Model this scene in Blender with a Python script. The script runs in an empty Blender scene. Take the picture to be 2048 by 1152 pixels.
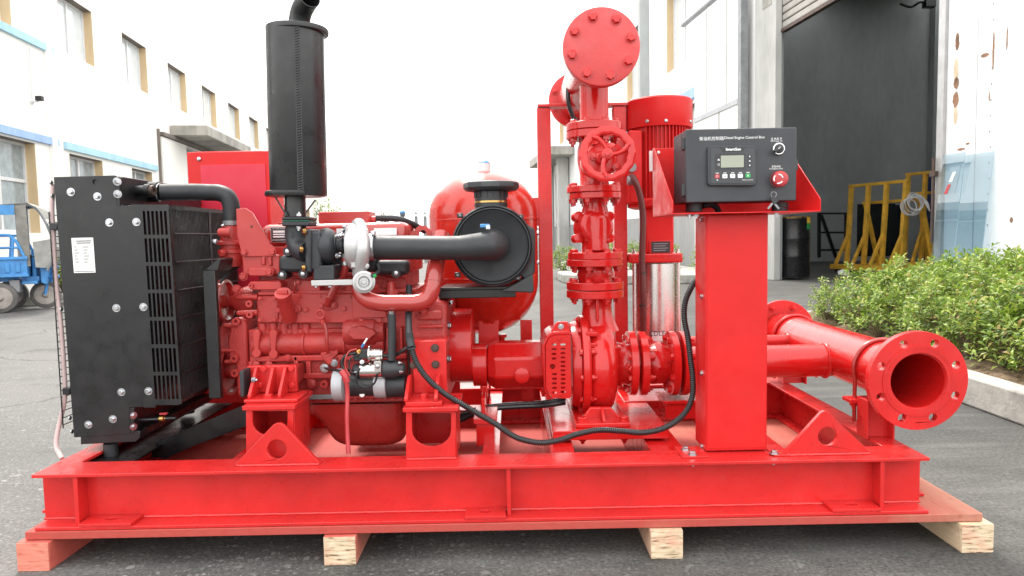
import bpy, bmesh, math, random
from mathutils import Vector, Matrix, Quaternion
random.seed(11)
PI = math.pi
R = math.radians
sc = bpy.context.scene
col = sc.collection

# ------------------------------------------------------------------ camera
FPX = 1425.0                       # focal length in pixels of the 2048 px wide photograph
CAM = Vector((0.0, 0.0, 0.8775))    # eye height; y points away from the viewer, z up
PITCH, ROLL = R(4.13), R(1.12)
_r0 = Vector((1, 0, 0)); _f0 = Vector((0, math.cos(PITCH), -math.sin(PITCH))); _u0 = Vector((0, math.sin(PITCH), math.cos(PITCH)))
C_R = _r0 * math.cos(ROLL) - _u0 * math.sin(ROLL)
C_U = _u0 * math.cos(ROLL) + _r0 * math.sin(ROLL)
C_F = _f0
cam_data = bpy.data.cameras.new('camera'); cam = bpy.data.objects.new('camera', cam_data); col.objects.link(cam)
m = Matrix((C_R, C_U, -C_F)).transposed().to_4x4(); m.translation = CAM
cam.matrix_world = m
cam_data.sensor_width = 36.0; cam_data.lens = 36.0 * FPX / 2048.0
cam_data.clip_start = 0.05; cam_data.clip_end = 2000
sc.camera = cam

# ------------------------------------------------------------------ world, sun, exposure
SUN_EL, SUN_AZ = R(56), R(-18)     # azimuth measured clockwise from +y
world = bpy.data.worlds.new('World'); sc.world = world; world.use_nodes = True
wn = world.node_tree; wn.nodes.clear()
wo = wn.nodes.new('ShaderNodeOutputWorld'); wb = wn.nodes.new('ShaderNodeBackground')
sky = wn.nodes.new('ShaderNodeTexSky'); sky.sky_type = 'NISHITA'; sky.sun_disc = False
sky.sun_elevation = SUN_EL; sky.sun_rotation = SUN_AZ; sky.air_density = 2.0; sky.dust_density = 6.0
wm = wn.nodes.new('ShaderNodeMix'); wm.data_type = 'RGBA'
wm.inputs[0].default_value = 0.88                      # closed cloud cover in front of the clear sky
wm.inputs[7].default_value = (9.6, 9.5, 9.35, 1)
wn.links.new(sky.outputs[0], wm.inputs[6]); wn.links.new(wm.outputs[2], wb.inputs[0])
wb.inputs[1].default_value = 0.1
wn.links.new(wb.outputs[0], wo.inputs[0])
sun_d = bpy.data.lights.new('sun', 'SUN'); sun = bpy.data.objects.new('sun', sun_d); col.objects.link(sun)
sun_d.energy = 1.4; sun_d.angle = R(16); sun_d.color = (1.0, 0.96, 0.9)
sdir = Vector((math.sin(SUN_AZ) * math.cos(SUN_EL), math.cos(SUN_AZ) * math.cos(SUN_EL), math.sin(SUN_EL)))
sun.rotation_euler = sdir.to_track_quat('Z', 'Y').to_euler()
sun.location = sdir * 50
sc.view_settings.view_transform = 'Standard'; sc.view_settings.look = 'None'
sc.view_settings.gamma = 1.0; sc.view_settings.use_curve_mapping = False
sc.view_settings.exposure = 1.7

# ------------------------------------------------------------------ measuring helpers
def W(px, py, Y):                  # the point at depth Y seen at a pixel of the 2048 x 1152 photograph
    d = C_F * FPX + C_R * (px - 1024.0) + C_U * (576.0 - py)
    return CAM + d * ((Y - CAM.y) / d.y)
def S(px, Y): return px * Y / FPX  # a length of px pixels at depth Y, in metres

# ------------------------------------------------------------------ materials
MATS = {}
def new_mat(name):
    mt = bpy.data.materials.new(name); mt.use_nodes = True
    nt = mt.node_tree; b = nt.nodes['Principled BSDF']; MATS[name] = mt
    return mt, nt, b
def N(nt, t, **kw):
    n = nt.nodes.new(t)
    for k, v in kw.items():
        if k.startswith('i_'): n.inputs[int(k[2:])].default_value = v
        else: setattr(n, k, v)
    return n
def L(nt, a, b): nt.links.new(a, b)
def coords(nt, scale=(1, 1, 1), src='Object'):
    tc = N(nt, 'ShaderNodeTexCoord'); mp = N(nt, 'ShaderNodeMapping'); mp.inputs['Scale'].default_value = scale
    if src == 'World':
        g = N(nt, 'ShaderNodeNewGeometry'); L(nt, g.outputs['Position'], mp.inputs[0])
    else: L(nt, tc.outputs[src], mp.inputs[0])
    return mp.outputs[0]
def noise(nt, vec, scale, detail=4, rough=.55):
    n = N(nt, 'ShaderNodeTexNoise'); n.inputs['Scale'].default_value = scale; n.inputs['Detail'].default_value = detail; n.inputs['Roughness'].default_value = rough
    L(nt, vec, n.inputs['Vector']); return n.outputs['Fac']
def ramp(nt, fac, stops):
    r = N(nt, 'ShaderNodeValToRGB'); L(nt, fac, r.inputs[0]); e = r.color_ramp.elements
    while len(e) < len(stops): e.new(.5)
    for k, (p, c) in enumerate(stops):
        e[k].position = p; e[k].color = (*c, 1) if len(c) == 3 else c
    return r.outputs[0]
def mixc(nt, fac, a, b, mode='MIX'):
    n = N(nt, 'ShaderNodeMix'); n.data_type = 'RGBA'; n.blend_type = mode
    for s, v in ((0, fac), (6, a), (7, b)):
        if hasattr(v, 'links') or hasattr(v, 'is_linked'): L(nt, v, n.inputs[s])
        else: n.inputs[s].default_value = v if not isinstance(v, tuple) else ((*v, 1) if len(v) == 3 else v)
    return n.outputs[2]
def bump(nt, b, h, strength, dist=.002):
    n = N(nt, 'ShaderNodeBump'); n.inputs['Strength'].default_value = strength; n.inputs['Distance'].default_value = dist
    L(nt, h, n.inputs['Height']); L(nt, n.outputs[0], b.inputs['Normal'])

def simple(name, c, rough=.5, metal=0., vary=.12, bscale=60., bstr=.15, bdist=.0006, coat=0., rvary=.1, spec=.5, grime=0.):
    mt, nt, b = new_mat(name); v = coords(nt, src='World')
    f1 = noise(nt, v, 7.0, 5); 
    c1 = tuple(x * (1 - vary) for x in c); c2 = tuple(min(1, x * (1 + vary)) for x in c)
    cc = ramp(nt, f1, [(.3, c1), (.7, c2)])
    if grime:                                                # scuffs, dust flecks and dull overspray
        f4 = noise(nt, v, 55, 6, .7); cc = mixc(nt, ramp(nt, f4, [(.60, (0, 0, 0)), (.70, (grime,) * 3)]), cc, tuple(x * .35 for x in c))
        f5 = noise(nt, v, 16, 7, .75); cc = mixc(nt, ramp(nt, f5, [(.58, (0, 0, 0)), (.75, (grime * .5,) * 3)]), cc, tuple(.5 * x + .12 for x in c))
    L(nt, cc, b.inputs['Base Color'])
    f2 = noise(nt, v, bscale, 3)
    if bstr: bump(nt, b, f2, bstr, bdist)
    f3 = noise(nt, v, 23.0, 3)
    L(nt, ramp(nt, f3, [(.3, (rough - rvary,) * 3), (.7, (rough + rvary,) * 3)]), b.inputs['Roughness'])
    b.inputs['Metallic'].default_value = metal; b.inputs['Specular IOR Level'].default_value = spec
    if coat: b.inputs['Coat Weight'].default_value = coat; b.inputs['Coat Roughness'].default_value = .12
    return mt

M_red = simple('red_gloss_paint', (.56, .022, .021), .32, vary=.12, bscale=420, bstr=.25, bdist=.0005, coat=.22, spec=.3, grime=.3)
M_redp = simple('red_pump_paint', (.53, .012, .011), .22, vary=.1, bscale=160, bstr=.3, bdist=.0012, coat=.35, spec=.35, grime=.22)
M_redm = simple('red_sheet_paint', (.58, .018, .018), .38, vary=.06, bscale=700, bstr=.2, bdist=.0003, spec=.25, grime=.12)
M_redt = simple('red_tank_paint', (.52, .022, .012), .22, vary=.1, bscale=30, bstr=.04, coat=.3, spec=.5)
M_reng = simple('red_engine_paint', (.45, .038, .034), .33, grime=.2, vary=.1, bscale=110, bstr=.15, bdist=.0008)
M_rcast = simple('red_cast_iron_paint', (.42, .035, .031), .36, grime=.25, vary=.2, bscale=230, bstr=.9, bdist=.0022)
M_rpan = simple('red_pan_paint', (.42, .028, .022), .3, vary=.08, bscale=200, bstr=.2)
M_redb = simple('red_flange_face', (.56, .03, .03), .5, vary=.12, bscale=180, bstr=.5, bdist=.0012, spec=.8)
M_rpipe = simple('red_pipe_paint', (.36, .03, .025), .22, vary=.05, bscale=60, bstr=.05, coat=.6)
M_blk = simple('black_powder_coat', (.008, .008, .009), .33, vary=.25, bscale=600, bstr=.2, bdist=.0003)
M_blkcast = simple('black_cast_iron', (.022, .024, .028), .5, vary=.25, bscale=260, bstr=.5, bdist=.001)
M_muff = simple('black_heat_paint', (.018, .019, .02), .32, vary=.25, bscale=380, bstr=.2, bdist=.0004)
M_rub = simple('black_rubber', (.02, .022, .025), .52, vary=.3, bscale=120, bstr=.2, bdist=.0006)
M_plas = simple('black_plastic', (.027, .029, .032), .42, vary=.2, bscale=500, bstr=.2, bdist=.0003)
M_cond = simple('black_conduit', (.014, .014, .016), .3, vary=.2, bstr=0)
M_box = simple('charcoal_box_paint', (.036, .039, .045), .5, vary=.08, bscale=900, bstr=.35, bdist=.0003)
M_zinc = simple('zinc_steel', (.48, .49, .51), .3, 1., vary=.15, bscale=200, bstr=.1)
M_dbolt = simple('oxide_bolt', (.09, .06, .05), .5, .6, vary=.3, bscale=300, bstr=.3)
M_alu = simple('cast_aluminium', (.46, .46, .46), .42, .6, vary=.1, bscale=420, bstr=.4, bdist=.0008)
M_ss = simple('stainless_steel', (.66, .63, .61), .27, 1., vary=.03, bstr=0, rvary=.03)
M_chrome = simple('chrome', (.8, .8, .8), .12, 1., vary=.05, bstr=0)
M_lgrey = simple('pale_grey_casting', (.38, .39, .41), .45, .2, vary=.1, bscale=300, bstr=.3)
M_wht = simple('white_paper', (.78, .78, .77), .55, vary=.03, bstr=0)
M_wpl = simple('white_print', (.82, .82, .82), .5, vary=.01, bstr=0)
M_dkp = simple('dark_print', (.03, .03, .035), .5, vary=.05, bstr=0)
M_gold = simple('brass', (.55, .35, .12), .3, 1., vary=.2, bstr=.1)
M_blue = simple('blue_plastic', (.05, .22, .5), .4, vary=.1, bstr=0)
M_green = simple('green_paint', (.02, .33, .08), .4, vary=.1, bstr=0)
M_lcd = simple('lcd_glass', (.26, .29, .22), .12, vary=.05, bstr=0, coat=.5)
M_estop = simple('red_button', (.42, .035, .04), .4, vary=.05, bstr=0)
M_clear = simple('milky_tube', (.5, .38, .37), .3, vary=.12, bstr=0)
M_yel = simple('ochre_rack_paint', (.8, .46, .05), .5, vary=.25, bscale=80, bstr=.2)
M_conc = simple('concrete', (.33, .32, .29), .85, vary=.4, bscale=45, bstr=.6, bdist=.004)
M_grey = simple('grey_steel', (.25, .26, .27), .5, .4, vary=.2, bstr=.1)
M_tarp = simple('grey_tarp', (.2, .195, .175), .5, vary=.3, bscale=14, bstr=.6, bdist=.02)
M_tblue = simple('blue_truck_paint', (.06, .26, .58), .45, vary=.25, bscale=50, bstr=.2)
M_tyre = simple('dusty_tyre', (.13, .125, .12), .85, vary=.3, bstr=.3)
M_rim = simple('dusty_rim', (.36, .33, .30), .6, .3, vary=.25, bstr=.2)

# ------------------------------------------------------------------ mesh building
def basis(axis):
    a = Vector(axis).normalized(); t = Vector((0, 0, 1)) if abs(a.z) < .9 else Vector((0, 1, 0))
    u = a.cross(t).normalized(); v = a.cross(u).normalized()
    return a, u, v
def cat(pts, n=6):                 # Catmull-Rom through the points
    P = [Vector(p) for p in pts]; P = [P[0] * 2 - P[1]] + P + [P[-1] * 2 - P[-2]]; out = []
    for i in range(1, len(P) - 2):
        a, b, c, d = P[i - 1:i + 3]
        for k in range(n):
            t = k / n
            out.append(.5 * ((2 * b) + (c - a) * t + (2 * a - 5 * b + 4 * c - d) * t * t + (3 * b - a - 3 * c + d) * t ** 3))
    out.append(P[-2]); return out
class MB:
    def __init__(s): s.bm = bmesh.new()
    def box(s, c, d, rot=None, taper=None):
        vs = []
        for z in (-.5, .5):
            for x, y in ((-.5, -.5), (.5, -.5), (.5, .5), (-.5, .5)):
                p = Vector((x * d[0], y * d[1], z * d[2]))
                if taper and z > 0: p.x *= taper; p.y *= taper
                if rot is not None: p = rot @ p
                vs.append(s.bm.verts.new(Vector(c) + p))
        for f in ((3, 2, 1, 0), (4, 5, 6, 7), (0, 1, 5, 4), (1, 2, 6, 5), (2, 3, 7, 6), (3, 0, 4, 7)):
            s.bm.faces.new([vs[i] for i in f])
        return s
    def rng(s, a, b):              # box from two corners
        a = Vector(a); b = Vector(b)
        return s.box((a + b) / 2, [abs(b[i] - a[i]) for i in range(3)])
    def bar(s, p0, p1, w, h, up=(0, 0, 1)):
        p0 = Vector(p0); p1 = Vector(p1); a = (p1 - p0).normalized(); u = Vector(up)
        x = a.cross(u).normalized(); u = x.cross(a).normalized(); vs = []
        for p in (p0, p1):
            for i, j in ((-.5, -.5), (.5, -.5), (.5, .5), (-.5, .5)): vs.append(s.bm.verts.new(p + x * w * i + u * h * j))
        for f in ((0, 1, 2, 3), (7, 6, 5, 4), (0, 4, 5, 1), (1, 5, 6, 2), (2, 6, 7, 3), (3, 7, 4, 0)): s.bm.faces.new([vs[i] for i in f])
        return s
    def lathe(s, o, axis, prof, n=32, caps=True, ref=None):
        a, u, v = basis(axis); o = Vector(o); rings = []
        for t, r in prof:
            rings.append([s.bm.verts.new(o + a * t + (u * math.cos(2 * PI * k / n) + v * math.sin(2 * PI * k / n)) * max(r, 1e-5)) for k in range(n)])
        for A, B in zip(rings, rings[1:]):
            for k in range(n): s.bm.faces.new((A[k], A[(k + 1) % n], B[(k + 1) % n], B[k]))
        if caps:
            s.bm.faces.new(rings[0][::-1]); s.bm.faces.new(rings[-1])
        return s
    def cyl(s, p0, p1, r, r1=None, n=24):
        p0 = Vector(p0); p1 = Vector(p1); d = p1 - p0
        return s.lathe(p0, d, [(0, r), (d.length, r if r1 is None else r1)], n)
    def tube(s, pts, r, n=12, caps=True):
        P = [Vector(p) for p in pts]; m = len(P); rr = r if callable(r) else (lambda i: r)
        T = [(P[min(i + 1, m - 1)] - P[max(i - 1, 0)]).normalized() for i in range(m)]
        _, u, v = basis(T[0]); rings = []
        for i in range(m):
            u = (u - T[i] * u.dot(T[i])).normalized(); v = T[i].cross(u)
            q = rr(i)
            rings.append([s.bm.verts.new(P[i] + (u * math.cos(2 * PI * k / n) + v * math.sin(2 * PI * k / n)) * q) for k in range(n)])
        for A, B in zip(rings, rings[1:]):
            for k in range(n): s.bm.faces.new((A[k], A[(k + 1) % n], B[(k + 1) % n], B[k]))
        if caps: s.bm.faces.new(rings[0][::-1]); s.bm.faces.new(rings[-1])
        return s
    def torus(s, c, axis, Rr, r, n=40, k=10, squash=1.):
        a, u, v = basis(axis); c = Vector(c); rings = []
        for i in range(n):
            d = u * math.cos(2 * PI * i / n) + v * math.sin(2 * PI * i / n)
            rings.append([s.bm.verts.new(c + d * (Rr + r * math.cos(2 * PI * j / k)) + a * r * squash * math.sin(2 * PI * j / k)) for j in range(k)])
        for i in range(n):
            A, B = rings[i], rings[(i + 1) % n]
            for j in range(k): s.bm.faces.new((A[j], B[j], B[(j + 1) % k], A[(j + 1) % k]))
        return s
    def poly(s, pts, ext, holes=()):   # planar outline (with holes) swept along the vector ext
        ext = Vector(ext); es = []
        for lp in [pts] + list(holes):
            vs = [s.bm.verts.new(Vector(p)) for p in lp]
            es += [s.bm.edges.new((vs[i], vs[(i + 1) % len(vs)])) for i in range(len(vs))]
        if holes:
            g = bmesh.ops.triangle_fill(s.bm, edges=es, use_beauty=False, use_dissolve=False)['geom']
            fs = [f for f in g if isinstance(f, bmesh.types.BMFace)]
        else: fs = [s.bm.faces.new([e.verts[0] for e in es])]
        for f in fs:
            f.normal_update()
            if f.normal.dot(ext) > 0: f.normal_flip()
        r = bmesh.ops.extrude_face_region(s.bm, geom=fs, use_keep_orig=True)['geom']
        bmesh.ops.translate(s.bm, vec=ext, verts=[v for v in r if isinstance(v, bmesh.types.BMVert)])
        return s
    # ---- the same shapes given by where they stand in the photograph and their depth
    def B(s, x0, y0, x1, y1, Y, D):
        c = W((x0 + x1) / 2, (y0 + y1) / 2, Y); c.y += D / 2
        return s.box(c, (S(abs(x1 - x0), Y), D, S(abs(y1 - y0), Y)))
    def CX(s, x0, x1, yc, r, Y, n=28): return s.LX(yc, Y, [(x0, r), (x1, r)], n)
    def LX(s, yc, Y, prof, n=32):
        xm = (prof[0][0] + prof[-1][0]) / 2; c = W(xm, yc, Y)
        return s.lathe(c, (1, 0, 0), [(S(x - xm, Y), S(r, Y)) for x, r in prof], n)
    def LZ(s, xc, Y, prof, n=32, ym=None):
        if ym is None: ym = (prof[0][0] + prof[-1][0]) / 2
        c = W(xc, ym, Y)
        return s.lathe(c, (0, 0, 1), [(S(ym - y, Y), S(r, Y)) for y, r in prof], n)
    def LY(s, xc, yc, Y, prof, n=36):
        return s.lathe(W(xc, yc, Y), (0, 1, 0), [(d, S(r, Y)) for d, r in prof], n)
    def PY(s, pts, Y, D, holes=()):
        return s.poly([W(x, y, Y) for x, y in pts], (0, D, 0), [[W(x, y, Y) for x, y in h] for h in holes])
    def T(s, pts, r, n=12, sm=6):  # tube through (px, py, Y) points; r in px at the first depth
        Y = pts[0][2]; P = [W(*p) for p in pts]
        if sm: P = cat(P, sm)
        return s.tube(P, S(r, Y), n)
    def build(s, name, mat, parent=None, bevel=0, smooth=35, seg=2):
        bmesh.ops.recalc_face_normals(s.bm, faces=s.bm.faces)
        me = bpy.data.meshes.new(name); s.bm.to_mesh(me); s.bm.free()
        for p in me.polygons: p.use_smooth = True
        me.set_sharp_from_angle(angle=R(smooth))
        me.materials.append(mat)
        o = bpy.data.objects.new(name, me); col.objects.link(o)
        if bevel:
            b = o.modifiers.new('bevel', 'BEVEL'); b.width = bevel; b.segments = seg; b.limit_method = 'ANGLE'; b.angle_limit = R(40); b.harden_normals = False
        adopt(o, parent); return o
WORLD = {}
def adopt(o, parent):
    if parent is not None:
        o.parent = parent
        o.matrix_parent_inverse = WORLD.get(parent.name, Matrix()).inverted()
def tag(o, label, cat_, group=None, kind=None):
    if label: o['label'] = label
    if cat_: o['category'] = cat_
    if group: o['group'] = group
    if kind: o['kind'] = kind
    return o
def thing(name, label, cat_, loc, group=None):
    o = bpy.data.objects.new(name, None); col.objects.link(o); o.location = loc; o.empty_display_size = .1
    WORLD[o.name] = Matrix.Translation(Vector(loc)); return tag(o, label, cat_, group)
def circ(x, y, r, n=20, a0=0): return [(x + r * math.cos(a0 + 2 * PI * k / n), y + r * math.sin(a0 + 2 * PI * k / n)) for k in range(n)]
def rrect(x0, y0, x1, y1, r, n=4):
    o = []
    for cx, cy, a in ((x1 - r, y1 - r, 0), (x0 + r, y1 - r, 90), (x0 + r, y0 + r, 180), (x1 - r, y0 + r, 270)):
        for k in range(n + 1): o.append((cx + r * math.cos(R(a + 90 * k / n)), cy + r * math.sin(R(a + 90 * k / n))))
    return o
_bolts = {}
def bolt_mesh(mat, kind):
    k = (mat.name, kind)
    if k not in _bolts:
        b = MB()
        if kind == 'hex':
            b.lathe((0, 0, 0), (0, 0, 1), [(0, 1.28), (.16, 1.28)], 16); b.lathe((0, 0, .16), (0, 0, 1), [(0, 1.0), (.62, 1.0), (.76, .82)], 6)
        elif kind == 'nut':
            b.lathe((0, 0, 0), (0, 0, 1), [(0, 1.28), (.16, 1.28)], 16); b.lathe((0, 0, .16), (0, 0, 1), [(0, 1.0), (.8, 1.0)], 6); b.lathe((0, 0, .9), (0, 0, 1), [(0, .52), (.8, .52), (.9, .42)], 10)
        elif kind == 'flat':
            b.lathe((0, 0, 0), (0, 0, 1), [(0, 1.62), (.14, 1.62)], 20); b.lathe((0, 0, .14), (0, 0, 1), [(0, 1.2), (.25, 1.2)], 16); b.lathe((0, 0, .39), (0, 0, 1), [(0, 1.0), (.6, 1.0), (.75, .82)], 6)
        elif kind == 'pan':
            b.lathe((0, 0, 0), (0, 0, 1), [(0, 1.0), (.25, .95), (.5, .7), (.6, .25)], 14)
        elif kind == 'boss':
            b.lathe((0, 0, 0), (0, 0, 1), [(0, 1.0), (1.1, .95), (1.1, .45), (.2, .42)], 18)
        bmesh.ops.recalc_face_normals(b.bm, faces=b.bm.faces)
        me = bpy.data.meshes.new('bolt'); b.bm.to_mesh(me); b.bm.free(); me.materials.append(mat)
        for p in me.polygons: p.use_smooth = True
        me.set_sharp_from_angle(angle=R(30)); _bolts[k] = me
    return _bolts[k]
def bolt(parent, pos, axis, r, mat, kind='hex', name='bolt'):
    o = bpy.data.objects.new(name, bolt_mesh(mat, kind)); col.objects.link(o)
    q = Vector(axis).to_track_quat('Z', 'Y') @ Quaternion((0, 0, 1), random.uniform(0, 1))
    M_ = Matrix.Translation(Vector(pos)) @ q.to_matrix().to_4x4() @ Matrix.Scale(r, 4)
    o.matrix_basis = M_; adopt(o, parent); return o
def boltp(parent, px, py, Y, r, mat, axis=(0, -1, 0), kind='hex', name='bolt'): return bolt(parent, W(px, py, Y), axis, S(r, Y), mat, kind, name)
def text(body, px, py, wpx, Y, mat, parent, name='lettering', vert=False, bold=0.):
    cu = bpy.data.curves.new('t', 'FONT'); cu.body = body; cu.size = 1; cu.extrude = .004; cu.align_x = 'CENTER'; cu.align_y = 'CENTER'; cu.offset = bold; cu.resolution_u = 3
    t = bpy.data.objects.new('t', cu); col.objects.link(t)
    me = bpy.data.meshes.new_from_object(t.evaluated_get(bpy.context.evaluated_depsgraph_get()))
    bpy.data.objects.remove(t)
    xs = [v.co.x for v in me.vertices]; ys = [v.co.y for v in me.vertices]
    k = S(wpx, Y) / max(1e-6, max(xs) - min(xs)); cx = (max(xs) + min(xs)) / 2; cy = (max(ys) + min(ys)) / 2
    c = W(px, py, Y)
    for v in me.vertices:
        x, y, z = (v.co.x - cx) * k, (v.co.y - cy) * k, v.co.z * k
        if vert: x, y = -y, x
        v.co = (c.x + x, c.y - z, c.z + y)
    me.materials.clear(); me.materials.append(mat)
    o = bpy.data.objects.new(name, me); col.objects.link(o); adopt(o, parent); return o
# ================================================================== setting
def asphalt():
    mt, nt, b = new_mat('asphalt'); v = coords(nt, src='World')
    big = noise(nt, v, .45, 4); mid = noise(nt, v, 3.5, 5, .6); fine = noise(nt, v, 90, 4, .7)
    base = ramp(nt, big, [(.34, (.042, .042, .041)), (.66, (.125, .123, .118))])
    base = mixc(nt, .8, base, ramp(nt, mid, [(.3, (.3, .3, .3)), (.7, (.74, .73, .71))]), 'OVERLAY')
    base = mixc(nt, 1., base, ramp(nt, fine, [(.3, (.2, .2, .2)), (.72, (.82, .82, .81))]), 'OVERLAY')
    # exposed aggregate chips, two sizes
    chips = None
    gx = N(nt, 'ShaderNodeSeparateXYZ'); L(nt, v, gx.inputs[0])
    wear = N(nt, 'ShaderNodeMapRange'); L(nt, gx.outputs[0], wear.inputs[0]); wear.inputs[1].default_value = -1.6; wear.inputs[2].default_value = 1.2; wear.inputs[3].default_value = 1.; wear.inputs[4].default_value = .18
    patch = ramp(nt, noise(nt, v, 1.9, 5, .65), [(.36, (.25, .25, .25)), (.6, (1, 1, 1))])
    for sc_, thr, dens, str_ in ((120., .42, .4, .75), (62., .4, .5, .8), (30., .34, .72, .85)):
        vo = N(nt, 'ShaderNodeTexVoronoi'); vo.inputs['Scale'].default_value = sc_; vo.inputs['Randomness'].default_value = 1
        dn = N(nt, 'ShaderNodeTexNoise'); dn.inputs['Scale'].default_value = sc_ * 1.3; L(nt, v, dn.inputs['Vector'])
        dv = N(nt, 'ShaderNodeVectorMath', operation='SCALE'); dv.inputs['Scale'].default_value = .8 / sc_; L(nt, dn.outputs['Color'], dv.inputs[0])
        av = N(nt, 'ShaderNodeVectorMath', operation='ADD'); L(nt, v, av.inputs[0]); L(nt, dv.outputs[0], av.inputs[1]); L(nt, av.outputs[0], vo.inputs['Vector'])
        near = N(nt, 'ShaderNodeMapRange'); L(nt, vo.outputs['Distance'], near.inputs[0]); near.inputs[1].default_value = thr; near.inputs[2].default_value = thr * .72
        sep = N(nt, 'ShaderNodeSeparateColor'); L(nt, vo.outputs['Color'], sep.inputs[0])
        pick = N(nt, 'ShaderNodeMath', operation='GREATER_THAN'); L(nt, sep.outputs[0], pick.inputs[0]); pick.inputs[1].default_value = dens
        both = N(nt, 'ShaderNodeMath', operation='MULTIPLY'); L(nt, near.outputs[0], both.inputs[0]); L(nt, pick.outputs[0], both.inputs[1])
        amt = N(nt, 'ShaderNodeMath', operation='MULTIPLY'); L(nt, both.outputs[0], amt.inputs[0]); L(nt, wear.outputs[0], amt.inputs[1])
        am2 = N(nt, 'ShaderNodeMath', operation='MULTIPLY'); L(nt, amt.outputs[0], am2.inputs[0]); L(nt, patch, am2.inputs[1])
        am3 = N(nt, 'ShaderNodeMath', operation='MULTIPLY'); L(nt, am2.outputs[0], am3.inputs[0]); am3.inputs[1].default_value = str_
        tint = ramp(nt, sep.outputs[1], [(0., (.07, .066, .062)), (.6, (.2, .19, .18)), (1., (.42, .4, .375))])
        base = mixc(nt, am3.outputs[0], base, tint); chips = both.outputs[0]
    pale_left = N(nt, 'ShaderNodeMapRange'); L(nt, gx.outputs[0], pale_left.inputs[0]); pale_left.inputs[1].default_value = -.3; pale_left.inputs[2].default_value = -2.2; pale_left.inputs[3].default_value = 0.; pale_left.inputs[4].default_value = .42
    base = mixc(nt, pale_left.outputs[0], base, ramp(nt, fine, [(.25, (.09, .088, .084)), (.75, (.26, .255, .245))]))      # paler fine-grained tone, stronger towards the left
    damp = N(nt, 'ShaderNodeMapRange'); L(nt, gx.outputs[0], damp.inputs[0]); damp.inputs[1].default_value = .2; damp.inputs[2].default_value = 2.; damp.inputs[3].default_value = 0.; damp.inputs[4].default_value = 1.
    dm = mixc(nt, 1., ramp(nt, noise(nt, v, .9, 6, .7), [(.4, (.1, .1, .1)), (.62, (.75, .75, .75))]), damp.outputs[0], 'MULTIPLY')
    base = mixc(nt, dm, base, ramp(nt, fine, [(.3, (.03, .03, .03)), (.75, (.085, .083, .078))]))        # oily, damp-stained paving
    # cracks
    wv = N(nt, 'ShaderNodeVectorMath', operation='ADD'); nz = N(nt, 'ShaderNodeTexNoise'); nz.inputs['Scale'].default_value = 1.4; nz.inputs['Detail'].default_value = 8; nz.inputs['Roughness'].default_value = .6
    sc3 = N(nt, 'ShaderNodeVectorMath', operation='SCALE'); sc3.inputs['Scale'].default_value = .5
    L(nt, v, nz.inputs['Vector']); L(nt, nz.outputs['Color'], sc3.inputs[0]); L(nt, v, wv.inputs[0]); L(nt, sc3.outputs[0], wv.inputs[1])
    ve = N(nt, 'ShaderNodeTexVoronoi', feature='DISTANCE_TO_EDGE'); ve.inputs['Scale'].default_value = .3; L(nt, wv.outputs[0], ve.inputs['Vector'])
    crack = ramp(nt, ve.outputs['Distance'], [(0., (.9, .9, .9)), (.0018, (.6, .6, .6)), (.004, (0, 0, 0))])
    ym = N(nt, 'ShaderNodeMapRange'); L(nt, gx.outputs[1], ym.inputs[0]); ym.inputs[1].default_value = 2.6; ym.inputs[2].default_value = 3.2     # the near slab is a newer, uncracked pour
    cm_ = mixc(nt, 1., crack, ym.outputs[0], 'MULTIPLY')
    base = mixc(nt, cm_, base, (.035, .035, .035))
    # dusty pale scuffs and oil stains
    st = noise(nt, v, 1.1, 6, .65)
    base = mixc(nt, ramp(nt, st, [(.52, (0, 0, 0)), (.7, (.7, .7, .7))]), base, (.028, .028, .027))
    # tyre-polished streaks on the right
    mps = N(nt, 'ShaderNodeMapping'); mps.inputs['Scale'].default_value = (.9, 6, 1); mps.inputs['Rotation'].default_value = (0, 0, R(8)); L(nt, v, mps.inputs[0])
    sk = noise(nt, mps.outputs[0], 1.6, 6, .6)
    base = mixc(nt, ramp(nt, sk, [(.5, (0, 0, 0)), (.72, (.36, .36, .36))]), base, (.17, .167, .158))
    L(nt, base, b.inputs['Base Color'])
    L(nt, ramp(nt, mid, [(.3, (.62,) * 3), (.7, (.9,) * 3)]), b.inputs['Roughness']); b.inputs['Specular IOR Level'].default_value = .3
    hh = mixc(nt, .5, fine, chips); bump(nt, b, hh, .55, .006)
    return mt
M_asph = asphalt()
def soil():
    mt, nt, b = new_mat('soil'); v = coords(nt, src='World')
    f = noise(nt, v, 22, 6, .7); g = noise(nt, v, 130, 3, .6)
    c = ramp(nt, f, [(.25, (.06, .035, .018)), (.5, (.16, .105, .06)), (.8, (.3, .22, .14))])
    L(nt, mixc(nt, .5, c, ramp(nt, g, [(.3, (.25, .25, .25)), (.7, (.8, .8, .8))]), 'OVERLAY'), b.inputs['Base Color'])
    b.inputs['Roughness'].default_value = .95; bump(nt, b, f, 1., .03); return mt
M_soil = soil()
def plaster(name, c, stain=.25, sc_=.8):
    mt, nt, b = new_mat(name); v = coords(nt, (1, 1, .35), src='World')
    f = noise(nt, v, sc_, 6, .65); g = noise(nt, v, 9, 4)
    d = tuple(x * (1 - stain) for x in c)
    k = ramp(nt, f, [(.35, d), (.6, c)])
    L(nt, mixc(nt, .25, k, ramp(nt, g, [(.3, (.4, .4, .4)), (.7, (.62, .62, .62))]), 'OVERLAY'), b.inputs['Base Color'])
    b.inputs['Roughness'].default_value = .8; bump(nt, b, noise(nt, v, 40, 4), .25, .004); return mt
M_wallL = plaster('cream_plaster', (.88, .86, .82), .05)
M_wallR = plaster('white_plaster', (.88, .88, .87), .06)
M_jamb = plaster('ochre_jamb', (.6, .45, .27), .1)
M_dado = plaster('grey_dado', (.34, .34, .34), .2)
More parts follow.
